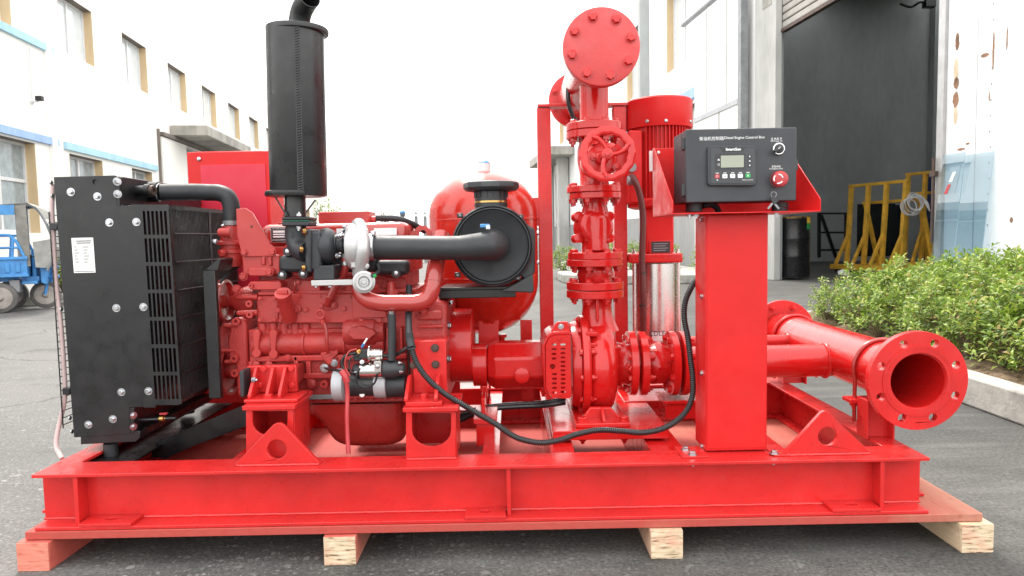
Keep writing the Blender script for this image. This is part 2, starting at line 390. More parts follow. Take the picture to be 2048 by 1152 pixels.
M_inn = plaster('grey_interior', (.36, .38, .38), .2, .5)
M_pil = plaster('weathered_pilaster', (.5, .5, .48), .25, 1.5)
M_bandb = plaster('blue_band', (.36, .52, .82), .15, 2)
M_bandc = plaster('pale_cyan_band', (.42, .66, .8), .15, 2)
M_canopy = plaster('grimy_slab', (.4, .38, .34), .4, 2.5)
M_lead = plaster('dark_head', (.2, .17, .15), .3, 3)
def rusty_clad():
    mt, nt, b = new_mat('rusty_cladding'); v = coords(nt, src='World')
    f = noise(nt, v, 2.2, 6, .7); k = ramp(nt, f, [(.3, (.72, .72, .71)), (.55, (.82, .82, .82))])
    mp = N(nt, 'ShaderNodeMapping'); mp.inputs['Scale'].default_value = (3, 3, .8); L(nt, v, mp.inputs[0])
    sp = noise(nt, mp.outputs[0], 3.0, 7, .75)
    k = mixc(nt, ramp(nt, sp, [(.70, (0, 0, 0)), (.76, (.85, .85, .85))]), k, (.2, .1, .05))
    sc2 = noise(nt, v, 14, 6, .8)
    k = mixc(nt, ramp(nt, sc2, [(.72, (0, 0, 0)), (.78, (.7, .7, .7))]), k, (.3, .29, .28))
    L(nt, k, b.inputs['Base Color']); b.inputs['Roughness'].default_value = .5; return mt
M_clad = rusty_clad()
def glassm(name, tint, trans=.5, rough=.03):
    mt, nt, b = new_mat(name)
    nt.nodes.remove(b); o = nt.nodes['Material Output']
    g = N(nt, 'ShaderNodeBsdfGlossy'); g.inputs['Roughness'].default_value = rough; g.inputs['Color'].default_value = (.9, .93, .95, 1)
    t = N(nt, 'ShaderNodeBsdfTransparent'); t.inputs['Color'].default_value = (*tint, 1)
    fr = N(nt, 'ShaderNodeFresnel'); fr.inputs['IOR'].default_value = 1.7
    mr = N(nt, 'ShaderNodeMapRange'); L(nt, fr.outputs[0], mr.inputs[0]); mr.inputs[3].default_value = 1 - trans; mr.inputs[4].default_value = 1
    gm = N(nt, 'ShaderNodeNewGeometry'); inv = N(nt, 'ShaderNodeMath', operation='SUBTRACT'); inv.inputs[0].default_value = 1.; L(nt, gm.outputs['Backfacing'], inv.inputs[1]); ml = N(nt, 'ShaderNodeMath', operation='MULTIPLY'); L(nt, mr.outputs[0], ml.inputs[0]); L(nt, inv.outputs[0], ml.inputs[1])   # only the outer face of the sheet mirrors
    mx = N(nt, 'ShaderNodeMixShader'); L(nt, ml.outputs[0], mx.inputs[0]); L(nt, t.outputs[0], mx.inputs[1]); L(nt, g.outputs[0], mx.inputs[2])
    L(nt, mx.outputs[0], o.inputs[0]); return mt
M_glass = glassm('leaning_glass', (.72, .82, .87), .8, .005)
M_pane = simple('window_pane', (.68, .73, .75), .12, vary=.06, bstr=0, spec=.9)  # white sky reflection put into the pane colour
M_addsky, _nt, _b = new_mat('added_skylight_sheet'); _t = N(_nt, 'ShaderNodeBsdfTranslucent'); _t.inputs[0].default_value = (.8, .82, .82, 1); L(_nt, _t.outputs[0], _nt.nodes['Material Output'].inputs[0])  # for the added roof strips that let daylight into the hall
M_shut = simple('shutter_metal', (.36, .34, .31), .5, vary=.15, bstr=.1)
M_vinyl = simple('white_vinyl', (.7, .7, .7), .4, vary=.05, bstr=0)
M_dark = simple('dark_glass', (.015, .018, .02), .1, vary=.2, bstr=0)

g = MB(); n = 1
g.bm.faces.new([g.bm.verts.new(p) for p in ((-120, -30, 0), (120, -30, 0), (120, 220, 0), (-120, 220, 0))])
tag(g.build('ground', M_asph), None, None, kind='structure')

# ---- the two facades: both recede to the same vanishing point
SL = .108; NRM = math.sqrt(1 + SL * SL)
def FL(Y, z, o=0.): return Vector((-7.59 - SL * Y + o / NRM, Y + o * SL / NRM, z))     # left building, o = out of the wall
def FR(Y, z, o=0.): return Vector((6.15 - SL * Y - o / NRM, Y - o * SL / NRM, z))      # right building
def fbox(mb, F, Y0, Y1, z0, z1, o0, o1):
    vs = [mb.bm.verts.new(F(Y, z, o)) for z in (z0, z1) for Y, o in ((Y0, o0), (Y0, o1), (Y1, o1), (Y1, o0))]
    for f in ((3, 2, 1, 0), (4, 5, 6, 7), (0, 1, 5, 4), (1, 2, 6, 5), (2, 3, 7, 6), (3, 0, 4, 7)): mb.bm.faces.new([vs[i] for i in f])
    return mb
def fwall(F, Y0, Y1, z0, z1, rects, t, o=0.):
    mb = MB(); e = F(0, 0, o - t) - F(0, 0, o)
    mb.poly([F(Y0, z0, o), F(Y1, z0, o), F(Y1, z1, o), F(Y0, z1, o)], e, [[F(a, c, o), F(b, c, o), F(b, d, o), F(a, d, o)] for a, b, c, d in rects])
    return mb
M_pane2 = simple('lower_window_pane', (.3, .35, .37), .1, vary=.2, bstr=0, spec=.9)  # duller grey reflection put into the lower pane colour
def window(F, par, a, b, c, d, o, mull=2, rail=None, jamb=M_jamb, pane=M_pane):
    w = MB(); fw = .06                                   # frame with mullions, then panes, then the deep reveal
    for (x0, x1, y0, y1) in ((a, a + fw, c, d), (b - fw, b, c, d), (a + fw, b - fw, c, c + fw), (a + fw, b - fw, d - fw, d)): fbox(w, F, x0, x1, y0, y1, o - .24, o - .17)
    for k in range(1, mull):
        x = a + (b - a) * k / mull; fbox(w, F, x - .03, x + .03, c + fw, d - fw, o - .239, o - .172)
    if rail: fbox(w, F, a + fw, b - fw, rail - .03, rail + .03, o - .238, o - .174)
    fr = w.build('window', M_vinyl, par)
    for k in range(mull):
        x0 = a + (b - a) * k / mull; x1 = a + (b - a) * (k + 1) / mull
        for z0, z1 in (((c, rail), (rail, d)) if rail else ((c, d),)):
            fbox(MB(), F, x0 + .035, x1 - .035, z0 + .035, z1 - .035, o - .215, o - .205).build('pane', pane, fr)
    for x in (b - .012, a + .002): fbox(MB(), F, x, x + .01, c, d, o - .25, o + .002).build('reveal', jamb, fr)
    fbox(MB(), F, a + .012, b - .012, d - .012, d - .002, o - .25, o + .002).build('lintel_face', M_lead, fr)

# ---- left building
bl = thing('factory_building', 'long cream factory building with blue bands and recessed windows behind the blue cargo tricycle', 'building', FL(20, 0, -2))
up = [(15.0 + 3.05 * k, 16.5 + 3.05 * k, 4.9, 6.12) for k in range(0, 11)]
lowB = [(15.1, 16.6, 1.2, 2.8), (18.2, 19.5, 1.2, 2.8), (20.3, 26.4, .0, 3.85)] + [(27.5 + 3 * k, 29.0 + 3 * k, 1.2, 2.72) for k in range(6)]
fwall(FL, 14.4, 60, 0, 8.2, up + lowB, .32).build('wall', M_wallL, bl)
lowA = [(8.2, 9.6, 1.12, 2.82), (11.95, 13.7, 1.12, 2.82)]; upA = [(8.2, 9.6, 4.85, 6.4), (11.2, 13.2, 4.85, 6.4)]
fwall(FL, 4, 14.4, 0, 8.2, lowA + upA, .32, .06).build('wall', M_wallL, bl)
for a in up: window(FL, bl, *a, 0.)
for a in lowB[:2] + lowB[3:]: window(FL, bl, *a, 0., pane=M_pane2)
for a in lowA: window(FL, bl, *a, .06, 2, 2.1, pane=M_pane2)
for a in upA: window(FL, bl, *a, .06, 2)
fbox(MB(), FL, 4, 14.5, 2.86, 3.0, .062, .12).build('band', M_bandb, bl)
fbox(MB(), FL, 14.9, 19.8, 2.86, 3.01, .002, .06).build('band', M_bandc, bl)
fbox(MB(), FL, 4, 14.5, 4.68, 4.82, .062, .12).build('band', M_bandc, bl)
fbox(MB(), FL, 14.22, 14.4, 0, 8.2, .062, .14).build('pilaster', M_wallL, bl)
fbox(MB(), FL, 20.0, 20.07, 0, 4.05, .002, .06).build('downpipe', M_lead, bl)
fbox(MB(), FL, 20.3, 26.4, 0, 3.85, -.31, -.22).build('door', M_grey, bl); fbox(MB(), FL, 20.15, 22.1, 0, 3.86, .012, .08).build('door_leaf', M_wallL, bl)
fbox(MB(), FL, 20.12, 26.6, 3.88, 3.98, .002, .14).build('door_track', M_lead, bl)
cp = fbox(MB(), FL, 21.0, 26.0, 4.0, 4.3, .002, 1.05).build('canopy', M_canopy, bl, .02)
mbx = MB(); fbox(mbx, FL, 4, 60, 0, .3, -12, -.33); fbox(mbx, FL, 4.0, 60, 8.2, 8.3, -12, .0); mbx.build('roof', M_wallR, bl)
fbox(MB(), FL, 3.9, 60, .3, 8.2, -6.2, -6.0).build('inner_wall', M_inn, bl)
cm = thing('security_camera', 'small black security camera on a bracket on the cream wall', 'camera', FL(13.2, 3.6, .07))
q = W(62, 203, 13.7); pw = FL(13.7, q.z, .06)
MB().lathe(pw, FL(0, 0, 1) - FL(0, 0, 0), [(0, .05), (.02, .05), (.03, .015), (.12, .012)], 14).build('bracket', M_vinyl, cm)
MB().box(pw + Vector((.16, -.02, .05)), (.12, .09, .09)).build('housing', M_blk, cm, .01)
MB().tube([pw + Vector((.01, 0, .02)), FL(13.7, 4.6, .08)], .01, 8).build('cable', M_vinyl, cm)

# ---- right building: workshop with a wide roller-shutter opening
br = thing('workshop_building', 'white workshop building with open roller shutter and dark interior on the right', 'building', FR(15, 0, -2))
op = (8.6, 12.8)
wins = [(15.2 + .9, 17.9, 2.4, 3.9), (21.0, 22.6, 5.0, 7.0), (17.2, 18.8, 5.0, 7.0), (25, 26.5, 1.6, 3.6), (28, 29.5, 5, 7.0), (33, 36, 0, 3.9), (40, 41.5, 1.6, 3.6), (33, 34.5, 5.2, 7), (38, 39.5, 5.2, 7)]
fwall(FR, 13.62, 60, 0, 8.6, wins, .32).build('wall', M_wallR, br)
for i, a in enumerate(wins):
    if i != 5: window(FR, br, *a, 0., 2, jamb=M_jamb)
fbox(MB(), FR, 16.0, 24.0, 4.0, 4.24, .002, .07).build('band', M_bandb, br)
fbox(MB(), FR, 13.63, 60, 0, 1.35, .002, .04).build('dado', M_dado, br)
fbox(MB(), FR, 33, 36, 0, 3.9, -.3, -.2).build('door', M_grey, br)
fbox(MB(), FR, 31, 37, 4.35, 4.72, .002, 1.15).build('canopy', M_canopy, br, .02)
fbox(MB(), FR, 32.2, 32.75, 0, 4.35, .045, .5).build('column', M_pil, br)
fbox(MB(), FR, 36.4, 36.95, 0, 4.35, .045, .5).build('column', M_pil, br)
fbox(MB(), FR, 12.8, 13.61, 0, 8.6, -.07, .05).build('pilaster', M_pil, br, .01)
fbox(MB(), FR, 12.95, 13.3, 4.9, 5.5, .052, .058).build('plaster_scar', M_canopy, br)
# shutter curtain: separate slats above the opening
for k in range(14):
    fbox(MB(), FR, 8.6, 12.79, 4.42 + k * .13, 4.535 + k * .13, -.12, -.06).build('shutter_slat', M_shut, br, .02)
fbox(MB(), FR, 8.6, 12.79, 4.36, 4.41, -.13, -.04).build('shutter_bottom_bar', M_dbolt, br)
fbox(MB(), FR, 8.6, 12.8, 6.25, 8.6, -.3, .03).build('wall', M_wallR, br)
# near cladding with its steel edge
fbox(MB(), FR, 3.0, 8.55, 0, 8.6, -.2, .05).build('cladding', M_clad, br)
fbox(MB(), FR, 8.552, 8.66, 0, 8.6, -.22, .09).build('steel_edge', M_alu, br)
for k in range(3): fbox(MB(), FR, 7.0 - .02 * k, 7.42 - .02 * k, 2.12 - .17 * k, 2.145 - .17 * k, .052, .056).build('vent_slot', M_dado, br)
rp_ = random.Random(14)
def blot(Yc, zc, ry, rz, name, mat, n=22, j=.35):
    MB().poly([FR(Yc + ry * (1 + rp_.uniform(-j, j)) * math.cos(2 * PI * k / n), zc + rz * (1 + rp_.uniform(-j, j)) * math.sin(2 * PI * k / n), .0515) for k in range(n)], FR(0, 0, .002) - FR(0, 0, 0)).build(name, mat, br)
M_rust = simple('rust', (.26, .14, .085), .9, vary=.4, bscale=90, bstr=.5); M_rustp = simple('pale_rust', (.62, .5, .36), .8, vary=.2)
for Yc, zc, ry, rz, m_ in ((8.4, 3.02, .03, .1, M_rust), (8.4, 2.55, .04, .07, M_rust), (8.4, 2.36, .045, .09, M_rust), (8.41, 2.7, .035, .14, M_rustp), (8.4, 2.18, .03, .1, M_rustp), (7.86, 2.78, .012, .2, M_rust), (7.9, 2.3, .008, .05, M_rust), (7.68, 2.85, .008, .12, M_rust), (7.98, 2.76, .06, .02, M_rust), (8.3, 1.78, .06, .015, M_rust), (8.2, 1.83, .03, .012, M_rust), (7.55, .95, .02, .03, M_rust), (7.3, .8, .03, .012, M_dado), (7.2, 1.4, .012, .08, M_dado)): blot(Yc, zc, ry, rz, 'rust_patch', m_, 26, .14)
for k in range(16): blot(7.87 + rp_.uniform(-.01, .01), .9 + k * .17, .008, .014, 'rivet', M_dado, 8, .1)
for Yc, z0, z1 in ((8.08, .05, 6), (7.36, .05, 6)): fbox(MB(), FR, Yc, Yc + .008, z0, z1, .0505, .0525).build('sheet_joint', M_lgrey, br)
mbx = MB(); mbx.cyl(FR(8.66, .7, .12), FR(8.66, 1.72, .12), .016); mbx.build('door_bolt_rod', M_dbolt, br); fbox(MB(), FR, 8.61, 8.7, 1.5, 1.56, .0, .14).build('rod_bracket', M_dbolt, br)
# sliding door leaf, parked beyond the opening
dl = fbox(MB(), FR, 13.95, 16.3, .05, 5.6, .12, .2).build('sliding_door', M_wallR, br)
for Y in (14.55, 15.6): fbox(MB(), FR, Y, Y + .03, 3.45, 5.6, .2, .212).build('door_seam', M_pil, dl)
fbox(MB(), FR, 14.9, 14.96, .05, 3.35, .2, .215).build('door_seam', M_pil, dl)
fbox(MB(), FR, 13.95, 16.3, 3.35, 3.45, .2, .225).build('door_rail', M_lgrey, dl)
fbox(MB(), FR, 13.8, 13.94, 0, 6.0, .1, .24).build('door_post', M_grey, dl)
mbx = MB(); mbx.cyl(FR(13.4, 5.72, .2), FR(17.0, 5.72, .2), .07); mbx.build('door_track', M_lgrey, dl)
# hall behind the opening
mbx = MB(); mbx.rng((3.7, 20.3, 0), (18, 20.6, 7.4)); mbx.rng((18, 4, 0), (18.3, 20.6, 7.4)); mbx.rng((6.0, 3.6, 0), (18.3, 3.95, 7.4)); mbx.build('inner_wall', M_inn, br)
for o0, o1 in ((-3.4, -.36), (-7.4, -4.4), (-13, -8.4)):
    fbox(MB(), FR, 3, 20.6, 7.4, 7.7, o0, o1).build('ceiling_panel', M_inn, br)
for o0, o1 in ((-4.4, -3.4), (-8.4, -7.4)): fbox(MB(), FR, 3, 20.6, 7.5, 7.52, o0, o1).build('added_skylight', M_addsky, br)  # added translucent strips, put in to brighten the hall
mbx = MB(); fbox(mbx, FR, 20.6, 60, 8.6, 8.7, -13, .0); mbx.build('roof', M_wallR, br)
mbx = MB(); fbox(mbx, FR, 13.62, 20.3, 0, 7.4, -.45, -.34); fbox(mbx, FR, 12.86, 13.61, 0, 7.4, -.13, -.075); fbox(mbx, FR, 3, 8.55, 0, 7.4, -.4, -.21); mbx.build('inner_lining', M_inn, br)
for z_ in (1.15,): fbox(MB(), lambda Y, z, o: Vector((Y, 20.3 - o, z)), 4.2, 17.9, z_, z_ + .04, .0005, .02).build('wall_seam', M_dado, br)
mbx = MB(); mbx.tube(cat([W(1800, 8, 19.8), W(1822, 14, 19.8), W(1842, 4, 19.8), W(1862, 8, 19.8)], 6), .03, 8); mbx.build('hanging_cable', M_blk, br); MB().box(W(1858, 8, 19.8), (.3, .2, .2)).build('junction_box', M_blk, br, .02)
c = W(1872, 300, 20.3); MB().rng((c.x - .25, 20.05, 0), (c.x + .25, 20.299, 7.4)).build('inner_pier', M_inn, br)

# ---- planting bed on the right with kerb and soil
sb = MB(); rr = random.Random(5)
nx, ny = 26, 44; X0, X1, Y0, Y1 = 2.355, 5.35, 1.6, 6.5; grid = []
for j in range(ny + 1):
    grid.append([sb.bm.verts.new((X0 + (X1 - X0) * i / nx, Y0 + (Y1 - Y0) * j / ny, .10 + rr.uniform(-.018, .035) + .06 * math.sin(PI * i / nx))) for i in range(nx + 1)])
for j in range(ny):
    for i in range(nx): sb.bm.faces.new((grid[j][i], grid[j][i + 1], grid[j + 1][i + 1], grid[j + 1][i]))
tag(sb.build('soil_bed', M_soil, smooth=180), None, None, kind='structure')
kb = bpy.data.objects.new('kerb', None); col.objects.link(kb); kb['kind'] = 'structure'
for k in range(6):
    y = 1.2 + k * .82; MB().rng((2.235, y, 0), (2.352, y + .812, .15)).build('kerb_stone', M_conc, kb, .012)
for k in range(4):
    x = 2.36 + k * .8; MB().rng((x, 6.45, 0), (x + .79, 6.57, .14)).build('kerb_stone', M_conc, kb, .012)
pts = [Vector((2.29 + .35 * (1 - math.cos(R(90 * k / 5))) - .0, 6.13 + .38 * math.sin(R(90 * k / 5)), 0)) for k in range(6)]
# stones and clods lying on the soil
cl = MB()
for k in range(420):
    x = rr.uniform(2.37, 3.2) if k % 3 else rr.uniform(2.4, 4.2); y = rr.uniform(2.3, 6.3); s = rr.uniform(.006, .022)
    cl.lathe((x, y, .105), (rr.uniform(-.3, .3), rr.uniform(-.3, .3), 1), [(-s * .5, s * .6), (s * .2, s), (s * .7, s * .5)], 6)
tag(cl.build('soil_clods', M_soil, smooth=20), None, None, kind='stuff')
tag(bpy.data.objects['soil_clods'], 'loose brown clods and pebbles on the planting bed', 'soil')

# ---- shrubs
def leaf_mat(name, cols):
    mt, nt, b = new_mat(name); oi = N(nt, 'ShaderNodeObjectInfo'); g_ = N(nt, 'ShaderNodeNewGeometry')
    f = g_.outputs['Random Per Island']
    L(nt, ramp(nt, f, [(i / (len(cols) - 1), c) for i, c in enumerate(cols)]), b.inputs['Base Color'])
    b.inputs['Roughness'].default_value = .42; b.inputs['Specular IOR Level'].default_value = .4
    o = nt.nodes['Material Output']; tr = N(nt, 'ShaderNodeBsdfTranslucent'); tr.inputs[0].default_value = (.22, .35, .04, 1)
    mx = N(nt, 'ShaderNodeMixShader'); mx.inputs[0].default_value = .3; L(nt, b.outputs[0], mx.inputs[1]); L(nt, tr.outputs[0], mx.inputs[2]); L(nt, mx.outputs[0], o.inputs[0])
    return mt
M_leaf = leaf_mat('azalea_leaf', [(.035, .07, .012), (.07, .13, .02), (.16, .25, .035), (.24, .34, .05), (.12, .2, .03), (.32, .41, .07), (.38, .45, .09), (.3, .17, .06)])
M_leafd = leaf_mat('far_leaf', [(.2, .28, .1), (.3, .38, .16), (.4, .46, .22)])
M_stem = simple('brown_stem', (.12, .085, .05), .8, vary=.3, bstr=.3)
def leaf(bm, p, d, up, ln, w):
    d = d.normalized(); s_ = d.cross(up).normalized(); n_ = s_.cross(d).normalized()
    a = bm.verts.new(p); t = bm.verts.new(p + d * ln - n_ * ln * .12)
    m1 = bm.verts.new(p + d * ln * .58 + n_ * ln * .05)
    l1 = bm.verts.new(p + d * ln * .6 + s_ * w + n_ * ln * .1); r1 = bm.verts.new(p + d * ln * .6 - s_ * w + n_ * ln * .1)
    bm.faces.new((a, m1, l1)); bm.faces.new((a, r1, m1)); bm.faces.new((l1, m1, t)); bm.faces.new((m1, r1, t))
def shrub_meshes(seed, h, rad, tips):
    r = random.Random(seed); fo = MB(); stm = MB()
    for k in range(tips):
        a = r.uniform(0, 2 * PI); u = r.random() ** .5; el = r.uniform(.05, 1)
        rr_ = rad * (.3 + .75 * u) * math.sqrt(max(.05, 1 - (el * .85) ** 2.5)); tip = Vector((math.cos(a) * rr_, math.sin(a) * rr_, h * (.14 + .86 * el * r.uniform(.75, 1.1))))
        out = Vector((math.cos(a) * .55, math.sin(a) * .55, 1 + r.uniform(-.2, .3))).normalized()
        _, uu, vv = basis(out); ph = r.uniform(0, 6.28)
        for j in range(r.randint(7, 10)):
            th = ph + j * 2.4; sp = .45 + .5 * (j / 9) + r.uniform(-.15, .15)
            d = out * (1.1 - sp) + (uu * math.cos(th) + vv * math.sin(th)) * sp * 1.3
            leaf(fo.bm, tip - out * j * .007, d, out, r.uniform(.042, .07), r.uniform(.0085, .013))
        if k % 3 == 0:
            base = Vector((r.uniform(-.05, .05), r.uniform(-.05, .05), -.03))
            stm.tube([base, base.lerp(tip, .5) + Vector((0, 0, .03)), tip], lambda i: (.0045, .003, .0015)[i], 5)
    return fo, stm
def build_mesh(mb, name, mat):
    me = bpy.data.meshes.new(name); mb.bm.to_mesh(me); mb.bm.free(); me.materials.append(mat); return me
variants = []
for k in range(6):
    fo, stm = shrub_meshes(20 + k, .42 + .025 * k, .245, 80); variants.append((build_mesh(fo, 'foliage', M_leaf), build_mesh(stm, 'stem', M_stem)))
def place_shrub(i, loc, s, rz, label, group, name='azalea_shrub'):
    e = bpy.data.objects.new(name, None); col.objects.link(e); e.location = loc; e.rotation_euler.z = rz; e.scale = (s, s, s)
    tag(e, label, 'shrub', group)
    for nm, me in zip(('foliage', 'stem'), variants[i % len(variants)]):
        o = bpy.data.objects.new(nm, me); col.objects.link(o); o.parent = e
rs = random.Random(8); cnt = 0
for j in range(12):
    for i in range(8):
        y = 2.9 + j * .295 + rs.uniform(-.07, .07); x = 2.66 + i * .31 + rs.uniform(-.08, .08) + (.0 if j < 9 else .03 * (j - 8))
        if y > 6.2 or x > 5.0: continue
        s = (.8 if i == 0 else .9 + .02 * i) * rs.uniform(.9, 1.1)
        if j >= 10: s *= .85
        lab = 'light green azalea shrub in the middle of the kerbed bed beside the suction flange'
        if i == 0: lab = 'low azalea shrub in the row beside the kerb stones of the near bed'
        if i >= 6: lab = 'azalea shrub in the row against the white cladding of the near bed'
        if j >= 10: lab = 'azalea shrub at the far end of the near bed facing the workshop door'
        if i == 0 and j == 11: lab = 'small azalea shrub standing alone at the left tip of the near bed'
        place_shrub(cnt, (x, y, .11 + .03 * min(i, 3)), s, rs.uniform(0, 6.28), lab, 'shrubs in the near planting bed'); cnt += 1

# ---- far beds: island by the workshop wall and strip by the left building
def bed(name, pts, z):
    MBk = MB(); MBk.poly([Vector((x, y, 0)) for x, y in pts], (0, 0, z)); o = MBk.build(name, M_conc, None, .02); tag(o, None, None, kind='structure'); return o
bed('kerb_island', [(.95, 13.1), (1.5, 12.6), (3.2, 12.3), (4.0, 12.4), (3.4, 20), (1.4, 20), (.9, 14)], .16)
bed('kerb_strip', [(-7.35, 10.0), (-6.6, 10.7), (-6.5, 11.2), (-8.6, 16), (-9.2, 16)], .15)
for k in range(9):
    t = k / 8; place_shrub(k, (1.25 + t * 2.4 + rs.uniform(-.2, .2), 13.5 + rs.uniform(0, 1.6), .14), rs.uniform(1.0, 1.25), rs.uniform(0, 6), 'small green shrub on the far kerbed island beyond the pump', 'shrubs on the far island')
for k in range(6):
    place_shrub(k, (-7.0 - .14 * k + rs.uniform(-.1, .1), 11.0 + .4 * k, .14), rs.uniform(1.25, 1.6), rs.uniform(0, 6), 'small green shrub behind the blue cargo tricycle', 'shrubs by the left building')
# a far tree above the engine, thin against the sky
def tree(px, py, Y, h, rad, seed, label):
    b0 = W(px, py, Y); r = random.Random(seed); t = thing('far_tree', label, 'tree', (b0.x, Y, 0), 'trees far behind the engine')
    tr = MB(); tr.tube([(b0.x, Y, 0), (b0.x + .1, Y, b0.z * .6), (b0.x, Y, b0.z)], lambda i: (.16, .11, .05)[i], 8)
    fo = MB()
    for k in range(6):
        a = k * 1.05; e_ = Vector((b0.x + math.cos(a) * rad * .7, Y + math.sin(a) * rad * .7, b0.z + r.uniform(-.3, .5) * rad)); tr.tube([(b0.x, Y, b0.z * .7), e_], lambda i: (.06, .02)[i], 6)
    for k in range(260):
        v_ = Vector((r.gauss(0, .45), r.gauss(0, .45), r.gauss(0, .42))) * rad
        if r.random() < .35: continue
        leaf(fo.bm, Vector((b0.x, Y, b0.z)) + v_, Vector((r.uniform(-1, 1), r.uniform(-1, 1), r.uniform(-.6, .6))), Vector((.1, .2, 1)), .26, .07)
    tr.build('trunk', M_stem, t); fo.build('crown', M_leafd, t)
tree(652, 424, 46, 4, 1.1, 3, 'far green tree showing just beside the muffler base')
tree(770, 436, 60, 4, .6, 4, 'far green tree showing above the rocker cover')
# ================================================================== things around the yard
# ---- blue cargo tricycle at the left edge (side view, nose to the right)
tr = thing('cargo_tricycle', 'blue cargo tricycle with a grey canopy parked by the left building', 'tricycle', W(20, 622, 9.5))
TH = R(26); T_H = Vector((math.cos(TH), math.sin(TH), 0)); T_L = Vector((-math.sin(TH), math.cos(TH), 0)); T_O = W(2, 628, 9.33); T_O.z = 0
def Q(px, py, w=0.): return T_O + T_H * ((px - 2) * .0073) + T_L * w + Vector((0, 0, (628 - py) * .00655))      # side elevation of the tricycle
def qbox(x0, y0, x1, y1, w0, w1, mb=None):
    mb = mb or MB(); mb.poly([Q(x0, y0, w0), Q(x1, y0, w0), Q(x1, y1, w0), Q(x0, y1, w0)], T_L * (w1 - w0)); return mb
def qtube(mb, pts, r, sm=6, n=8): P = [Q(*p) for p in pts]; mb.tube(cat(P, sm) if sm else P, r, n); return mb
def wheel(px, py, r, w, wd, par):
    t_ = MB().lathe(Q(px, py, w), T_L, [(0, r * .78), (.015, r * .96), (.04, r), (wd - .04, r), (wd - .015, r * .96), (wd, r * .78)], 36).build('wheel', M_tyre, par)
    for s_, w_ in ((1, w - .002), (-1, w + wd + .002)): MB().lathe(Q(px, py, w_), T_L * s_, [(.0, r * .70), (.008, r * .74), (.03, r * .68), (.045, r * .3), (.0, r * .24), (-.03, r * .1)], 30).build('rim', M_rim, t_)
wheel(2, 597.5, .2, 0., .12, tr); wheel(2, 597.5, .2, .8, .12, tr); wheel(64, 598, .19, .42, .1, tr)
bd = MB(); qbox(-160, 519, 46, 556, .0, .03, bd); qbox(-160, 519, 46, 556, .89, .92, bd); qbox(43, 519, 46, 556, .031, .889, bd); qbox(-160, 552, 43, 556, .031, .889, bd)
cg = bd.build('cargo_box', M_tblue, tr, .004)
for k in range(-9, 3): qbox(k * 16 - 3, 528, k * 16 + 4, 547, -.018, -.001).build('rib', M_tblue, cg, .005)
for yy in (515, 550): qbox(-160, yy, 48, yy + 6, -.03, .0).build('rim_rail', M_tblue, cg, .005)
qbox(49, 500, 56, 560, .2, .72).build('seat_back', M_tblue, cg, .02)
rl = MB()
for w_ in (.015, .905):
    qtube(rl, [(-160, 471, w_), (4, 471, w_), (24, 475, w_), (34, 490, w_), (43, 519, w_)], .017); qtube(rl, [(-160, 497, w_), (37, 497, w_)], .015, 0)
    for x in (-100, -60, -20, 6, 28): qtube(rl, [(x, 474, w_), (x - 4, 518, w_)], .017, 0)
rl.build('side_rail', M_tblue, tr)
fr = MB(); qbox(-150, 557, 60, 566, .2, .28, fr); qbox(-150, 557, 60, 566, .64, .72, fr); qtube(fr, [(40, 560, .47), (56, 578, .47), (72, 575, .47), (78, 540, .47), (76, 500, .47)], .03); qbox(2, 590, 8, 600, .12, .8, fr)
for w_ in (.40, .55): qtube(fr, [(76, 530, w_), (64, 598, w_)], .02, 0)
fr.build('chassis', M_tblue, tr)
qbox(16, 562, 32, 588, .05, .3).build('battery_case', M_grey, tr, .01); qbox(34, 566, 58, 572, .1, .85).build('footboard', M_tblue, tr, .005)
sh = MB(); P = [(62, 570), (62, 530), (64, 516), (70, 512), (75, 518), (74, 545), (70, 575)]; sh.poly([Q(x, y, .2) for x, y in P], T_L * .5); sh.build('leg_shield', M_tblue, tr, .008)
for y in (540, 560): MB().lathe(Q(76, y, .36), T_H, [(-.06, .012), (0, .014), (.02, .03), (.06, .036), (.1, .02)], 14).build('shock_cap', M_tblue, tr)
MB().tube([Q(66, 497, .2), Q(70, 494, .47), Q(66, 497, .74)], .014, 8).build('handlebar', M_blk, tr)
qbox(34, 512, 58, 520, .2, .72).build('seat', M_blk, tr, .02)
cn = MB()
for w_ in (.05, .88):
    qtube(cn, [(34, 560, w_), (34, 414, w_)], .014, 0); qtube(cn, [(34, 412, w_), (52, 410, w_), (66, 420, w_), (76, 440, w_), (84, 466, w_), (90, 495, w_), (88, 517, w_), (76, 545, w_)], .017)
qtube(cn, [(84, 466, .05), (84, 466, .88)], .012, 0); qtube(cn, [(89, 497, .05), (89, 497, .88)], .014, 0)
cn.build('canopy_frame', M_grey, tr)
tp = MB(); prof = [(-30, 413), (34, 408), (52, 406), (66, 416), (76, 437)]
for (x0, y0), (x1, y1) in zip(prof, prof[1:]): tp.poly([Q(x0, y0, .02), Q(x1, y1, .02), Q(x1, y1, .91), Q(x0, y0, .91)], (0, 0, -.01))
tp.poly([Q(x, y, .03) for x, y in ((33, 412), (50, 410), (51, 535), (36, 536), (34, 470))], T_L * .01); qbox(-30, 413, 33, 430, .02, .03, tp)
tp.build('tarp', M_tarp, tr); qbox(0, 411, 32, 431, .012, .018).build('roof_panel', M_tblue, tr)
MB().poly([Q(84, 467, .08), Q(89, 496, .08), Q(89, 496, .85), Q(84, 467, .85)], T_H * .006).build('windscreen', simple('dusty_windscreen', (.2, .21, .21), .2, vary=.15, bstr=0), tr)
MB().poly([Q(89, 498, .06), Q(87, 522, .06), Q(87, 522, .87), Q(89, 498, .87)], T_H * .01).build('front_apron', M_tarp, tr)
